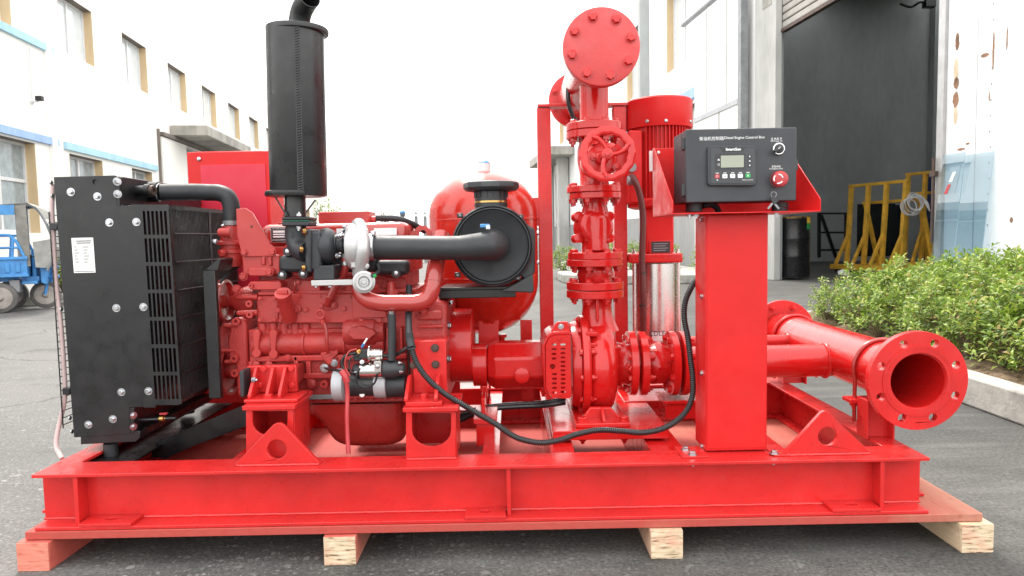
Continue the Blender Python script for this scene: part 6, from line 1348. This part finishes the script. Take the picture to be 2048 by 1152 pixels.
# ================================================================== control box
cx = thing('control_box', 'dark grey diesel engine control box with screen and emergency stop button', 'control box', W(1480, 424, 2.0)); YD = 1.945
bx0, bx1 = W(1371.5, 330, YD).x, W(1593.5, 330, YD).x; bz0, bz1 = W(1482, 403.5, YD).z, W(1482, 256.5, YD).z
MB().rng((bx0 + .0015, YD + .0145, bz0 + .001), (bx1 - .0015, YD + .15, bz1 - .001)).build('case', M_box, cx, .003)
door = MB().rng((bx0, YD, bz0), (bx1, YD + .014, bz1)).build('door', M_box, cx, .003)
def D(mb, n, m_, b=0., s_=35): return mb.build(n, m_, cx, b, s_)
for y in (289, 381):
    h_ = MB(); p = W(1361, y, 1.975); h_.rng((bx0 - .003, YD + .006, p.z - .016), (bx0 + .0005, YD + .04, p.z + .016)); D(h_, 'hinge', M_plas, .001)
    MB().lathe((bx0 - .004, YD + .012, p.z - .015), (0, 0, 1), [(0, .005), (.03, .005)], 12).build('hinge_barrel', M_plas, cx); MB().rng((bx0 - .0045, YD + .025, p.z - .01), (bx0 - .0031, YD + .037, p.z + .01)).build('hinge_slot', M_dkp, cx)
p = W(1597, 329, YD); D(MB().rng((bx1 + .0002, YD + .012, p.z - .014), (bx1 + .009, YD + .04, p.z + .014)), 'latch', M_plas, .002)
for x in (1388, 1560): MB().LZ(x, 2.0, [(423.2, 16), (405, 16)], 28).build('rubber_mount', M_rub, cx)
MB().T([(1405, 412, 2.02), (1420, 409, 2.03), (1432, 414, 2.04), (1437, 423, 2.05)], 6, 12).build('cable_grommet', M_rub, cx)
# controller
q = MB(); q.PY(rrect(1415.5, 291.5, 1513.5, 371.5, 7), YD - .010, .0099); ctl = q.build('controller', M_plas, cx, .002)
q = MB(); q.PY(rrect(1421, 296.5, 1509.5, 366.5, 2), YD - .0116, .0015); q.build('fascia', simple('fascia_grey', (.045, .05, .055), .5, vary=.03, bstr=0), ctl)
MB().PY([(1441, 294), (1492, 293), (1487, 302.5), (1446, 303)], YD - .0124, .002).build('name_badge', M_dkp, ctl)
text('SmartGen', 1466.5, 298.4, 30, YD - .0126, M_wpl, ctl, bold=.03)
MB().B(1430.5, 308, 1491, 338, YD - .0122, .0005).build('screen_bezel', M_dkp, ctl); MB().B(1442, 311, 1487.5, 334.5, YD - .0126, .0003).build('screen', M_lcd, ctl)
MB().PY([(1435, 321), (1437.5, 317), (1440, 321)], YD - .0126, .0003).build('alarm_mark', M_wpl, ctl); MB().torus(W(1437.5, 329, YD - .0124), (0, 1, 0), S(2., YD), .0004, 16, 5).build('run_mark', M_wpl, ctl)
for k, y in enumerate((312.5, 322, 331)):
    MB().LY(1499.5, y, YD - .0123, [(-.0004, 4), (.0006, 4.2)], 6).build('arrow_button', M_dkp, ctl)
    MB().PY([[(1497.8, 314), (1499.5, 310.6), (1501.2, 314)], circ(1499.5, 322, 1.5, 10), [(1497.8, 329.6), (1501.2, 329.6), (1499.5, 333)]][k], YD - .0128, .0003).build('arrow_mark', M_wpl, ctl)
for k, mt in enumerate((M_estop, M_wpl, M_wpl, M_wpl, M_green)):
    x = 1434.5 + 15.4 * k; y = 352.6 - .35 * k; b0 = MB().PY(rrect(x - 4.8, y - 4, x + 4.8, y + 4, 1), YD - .0131, .0015).build('push_button', mt, ctl); MB().B(x - 3, y - 7, x + 3, y - 5.8, YD - .0121, .0003).build('button_caption', M_wpl, ctl)
    if k == 0: MB().torus(W(x, y, YD - .0133), (0, 1, 0), S(1.9, YD), .0004, 14, 5).build('button_mark', M_wpl, ctl)
    if k in (1, 2): MB().B(x - 1.8, y - .8, x + 1.8, y + .8, YD - .0133, .0002).build('button_mark', M_dkp, ctl)
    if k == 4: MB().B(x - .7, y - 2, x + .7, y + 2, YD - .0133, .0002).build('button_mark', M_wpl, ctl)
text('Engine Controller', 1495.5, 359.8, 22, YD - .0119, M_wpl, ctl)
MB().PY([(1432, 358.2), (1434.3, 361.2), (1434.6, 358.2), (1437, 361.2)], YD - .0119, .0002).build('button_mark', M_wpl, ctl)
# lettering on the door
text('柴油机控制箱', 1423, 277, 48, YD - .0004, M_wpl, cx); text('Diesel Engine Control Box', 1489, 275.6, 80, YD - .0004, M_wpl, cx)
text('关 电源 开', 1553, 277.5, 22, YD - .0004, M_wpl, cx); text('Off Power On', 1553, 281.8, 23, YD - .0004, M_wpl, cx)
text('紧急停机', 1552.5, 333, 18, YD - .0004, M_wpl, cx); text('Emergency Stop', 1552.5, 337.6, 26, YD - .0004, M_wpl, cx)
# power switch and emergency stop
sw = MB().LY(1555.5, 298.3, YD, [(-.010, 9.6), (-.010, 10.5), (-.009, 11.6), (-.001, 12.2), (.0005, 12.2)], 36).build('power_switch', M_chrome, cx, 0, 30)
MB().LY(1555.5, 298.3, YD, [(-.013, 7.5), (-.012, 9.4), (-.0095, 9.5)], 28).build('switch_knob', M_plas, sw); MB().bar(W(1549, 304, YD - .018), W(1562.5, 292.5, YD - .018), S(6, YD), .012, (0, 1, 0)).build('knob_grip', M_plas, sw, .002); MB().bar(W(1557, 297.4, YD - .0243), W(1561, 293.8, YD - .0243), .0018, .0006, (0, 1, 0)).build('knob_mark', M_wpl, sw)
es = MB().LY(1556.5, 358.5, YD, [(-.022, 8), (-.021, 12.5), (-.019, 14.8), (-.015, 15.8), (-.009, 15.2), (-.008, 11), (.0005, 11)], 44).build('emergency_stop', M_estop, cx, 0, 40)
kn = MB(); cc = W(1556.5, 358.5, YD - .0135)
for k in range(44): a = 2 * PI * k / 44; kn.box((cc.x + S(15.6, YD) * math.cos(a), cc.y, cc.z + S(15.6, YD) * math.sin(a)), (.0012, .006, .0012))
kn.build('knurling', M_estop, es)
cc = W(1556.8, 357.8, YD - .0222)
for k in range(3):
    P = [cc + Vector((math.cos(R(t)) * S(8.8, YD), 0, math.sin(R(t)) * S(8.8, YD))) for t in range(15 + 120 * k, 15 + 120 * k + 80, 8)]; MB().tube(P, S(1.35, YD), 8).build('turn_arrow', M_wpl, es)
kz = thing('key_bunch', 'ring with two keys and a black tag hanging under the emergency stop button', 'keys', W(1546, 410, YD - .02))
kc = W(1547.5, 389, YD - .014); MB().torus(kc, (0.2, 1, .1), S(5.2, YD), S(.8, YD), 24, 6).build('key_ring', M_chrome, kz)
MB().T([(1546, 371, YD - .004), (1545, 378, YD - .010), (1547, 385, YD - .014)], 1., 6).build('cord', M_cond, kz)
MB().PY([(1541, 396), (1548, 391.5), (1557.5, 402), (1548.5, 409.5), (1544, 403)], YD - .020, .004).build('key_head', M_plas, kz, .0008)
for pts in ([(1544, 405), (1547, 407.5), (1537.5, 418.5), (1534.5, 416.5)], [(1548.5, 409.5), (1552, 407), (1559.5, 416), (1557, 419)]): MB().PY(pts, YD - .0185, .0018).build('key_blade', M_grey, kz)
MB().T([(1556, 402, YD - .017), (1562, 410, YD - .01), (1572, 416, YD + .0), (1580, 417, YD + .02)], 1., 6).build('lanyard', M_cond, kz)

# ================================================================== corrugated conduits
cd = thing('cable_conduit', 'black corrugated cable conduit sweeping from the engine to the control post', 'conduit', W(1080, 886, 2.0))
pts = [(823, 695, 2.06), (829, 715, 2.05), (838, 734, 2.04), (857, 759, 2.03), (890, 788, 2.02), (925, 809, 2.01), (957, 828, 2.005), (990, 847, 2.0), (1025, 871, 1.998), (1052, 881, 1.996), (1084, 885.5, 1.995), (1120, 880, 2.0), (1155, 868, 2.01), (1199, 860, 2.02), (1244, 862, 2.02), (1288, 865, 2.02), (1332, 854.5, 2.02), (1368, 828, 2.03), (1384, 795, 2.04), (1385.5, 757, 2.05), (1381, 719, 2.06), (1376, 677, 2.07), (1369, 639, 2.08), (1370, 607, 2.09), (1380, 580, 2.1), (1394, 560, 2.115), (1420, 548, 2.12)]
P = cat([W(*p) for p in pts], 10)
L_ = [0]
for a, b_ in zip(P, P[1:]): L_.append(L_[-1] + (b_ - a).length)
step = .0021; Q = []; i = 0; s_ = 0.
while s_ < L_[-1]:
    while L_[i + 1] < s_: i += 1
    Q.append(P[i].lerp(P[i + 1], (s_ - L_[i]) / (L_[i + 1] - L_[i]))); s_ += step
MB().tube(Q, lambda i: S(6.3, 2.02) if i % 3 else S(5.1, 2.02), 14).build('corrugated_tube', M_cond, cd, 0, 60)
MB().T([(818, 572, 2.22), (818, 600, 2.19), (817, 632, 2.12), (818, 672, 2.07)], 6.4, 14).build('upper_tube', M_plas, cd)
MB().T([(818, 665, 2.072), (820, 680, 2.07), (823, 695, 2.06)], 8.3, 16).build('splice_sleeve', M_rub, cd); MB().T([(823, 694, 2.06), (824, 698, 2.06)], 9, 16, 0).build('sleeve_lip', M_rub, cd)
c2_ = thing('loom_cable', 'black cable bundle running under the pump shaft to the pump base', 'cable', W(1000, 815, 2.3))
MB().T([(900, 850, 2.3), (925, 838, 2.3), (962, 822, 2.3), (995, 816, 2.32), (1040, 813, 2.33), (1085, 811, 2.34), (1130, 805, 2.36)], 5.5, 10).build('upper_cable', M_cond, c2_); MB().T([(900, 842, 2.31), (940, 822, 2.31), (995, 811, 2.33), (1085, 805, 2.35), (1130, 798, 2.37)], 4.5, 10).build('lower_cable', M_cond, c2_)
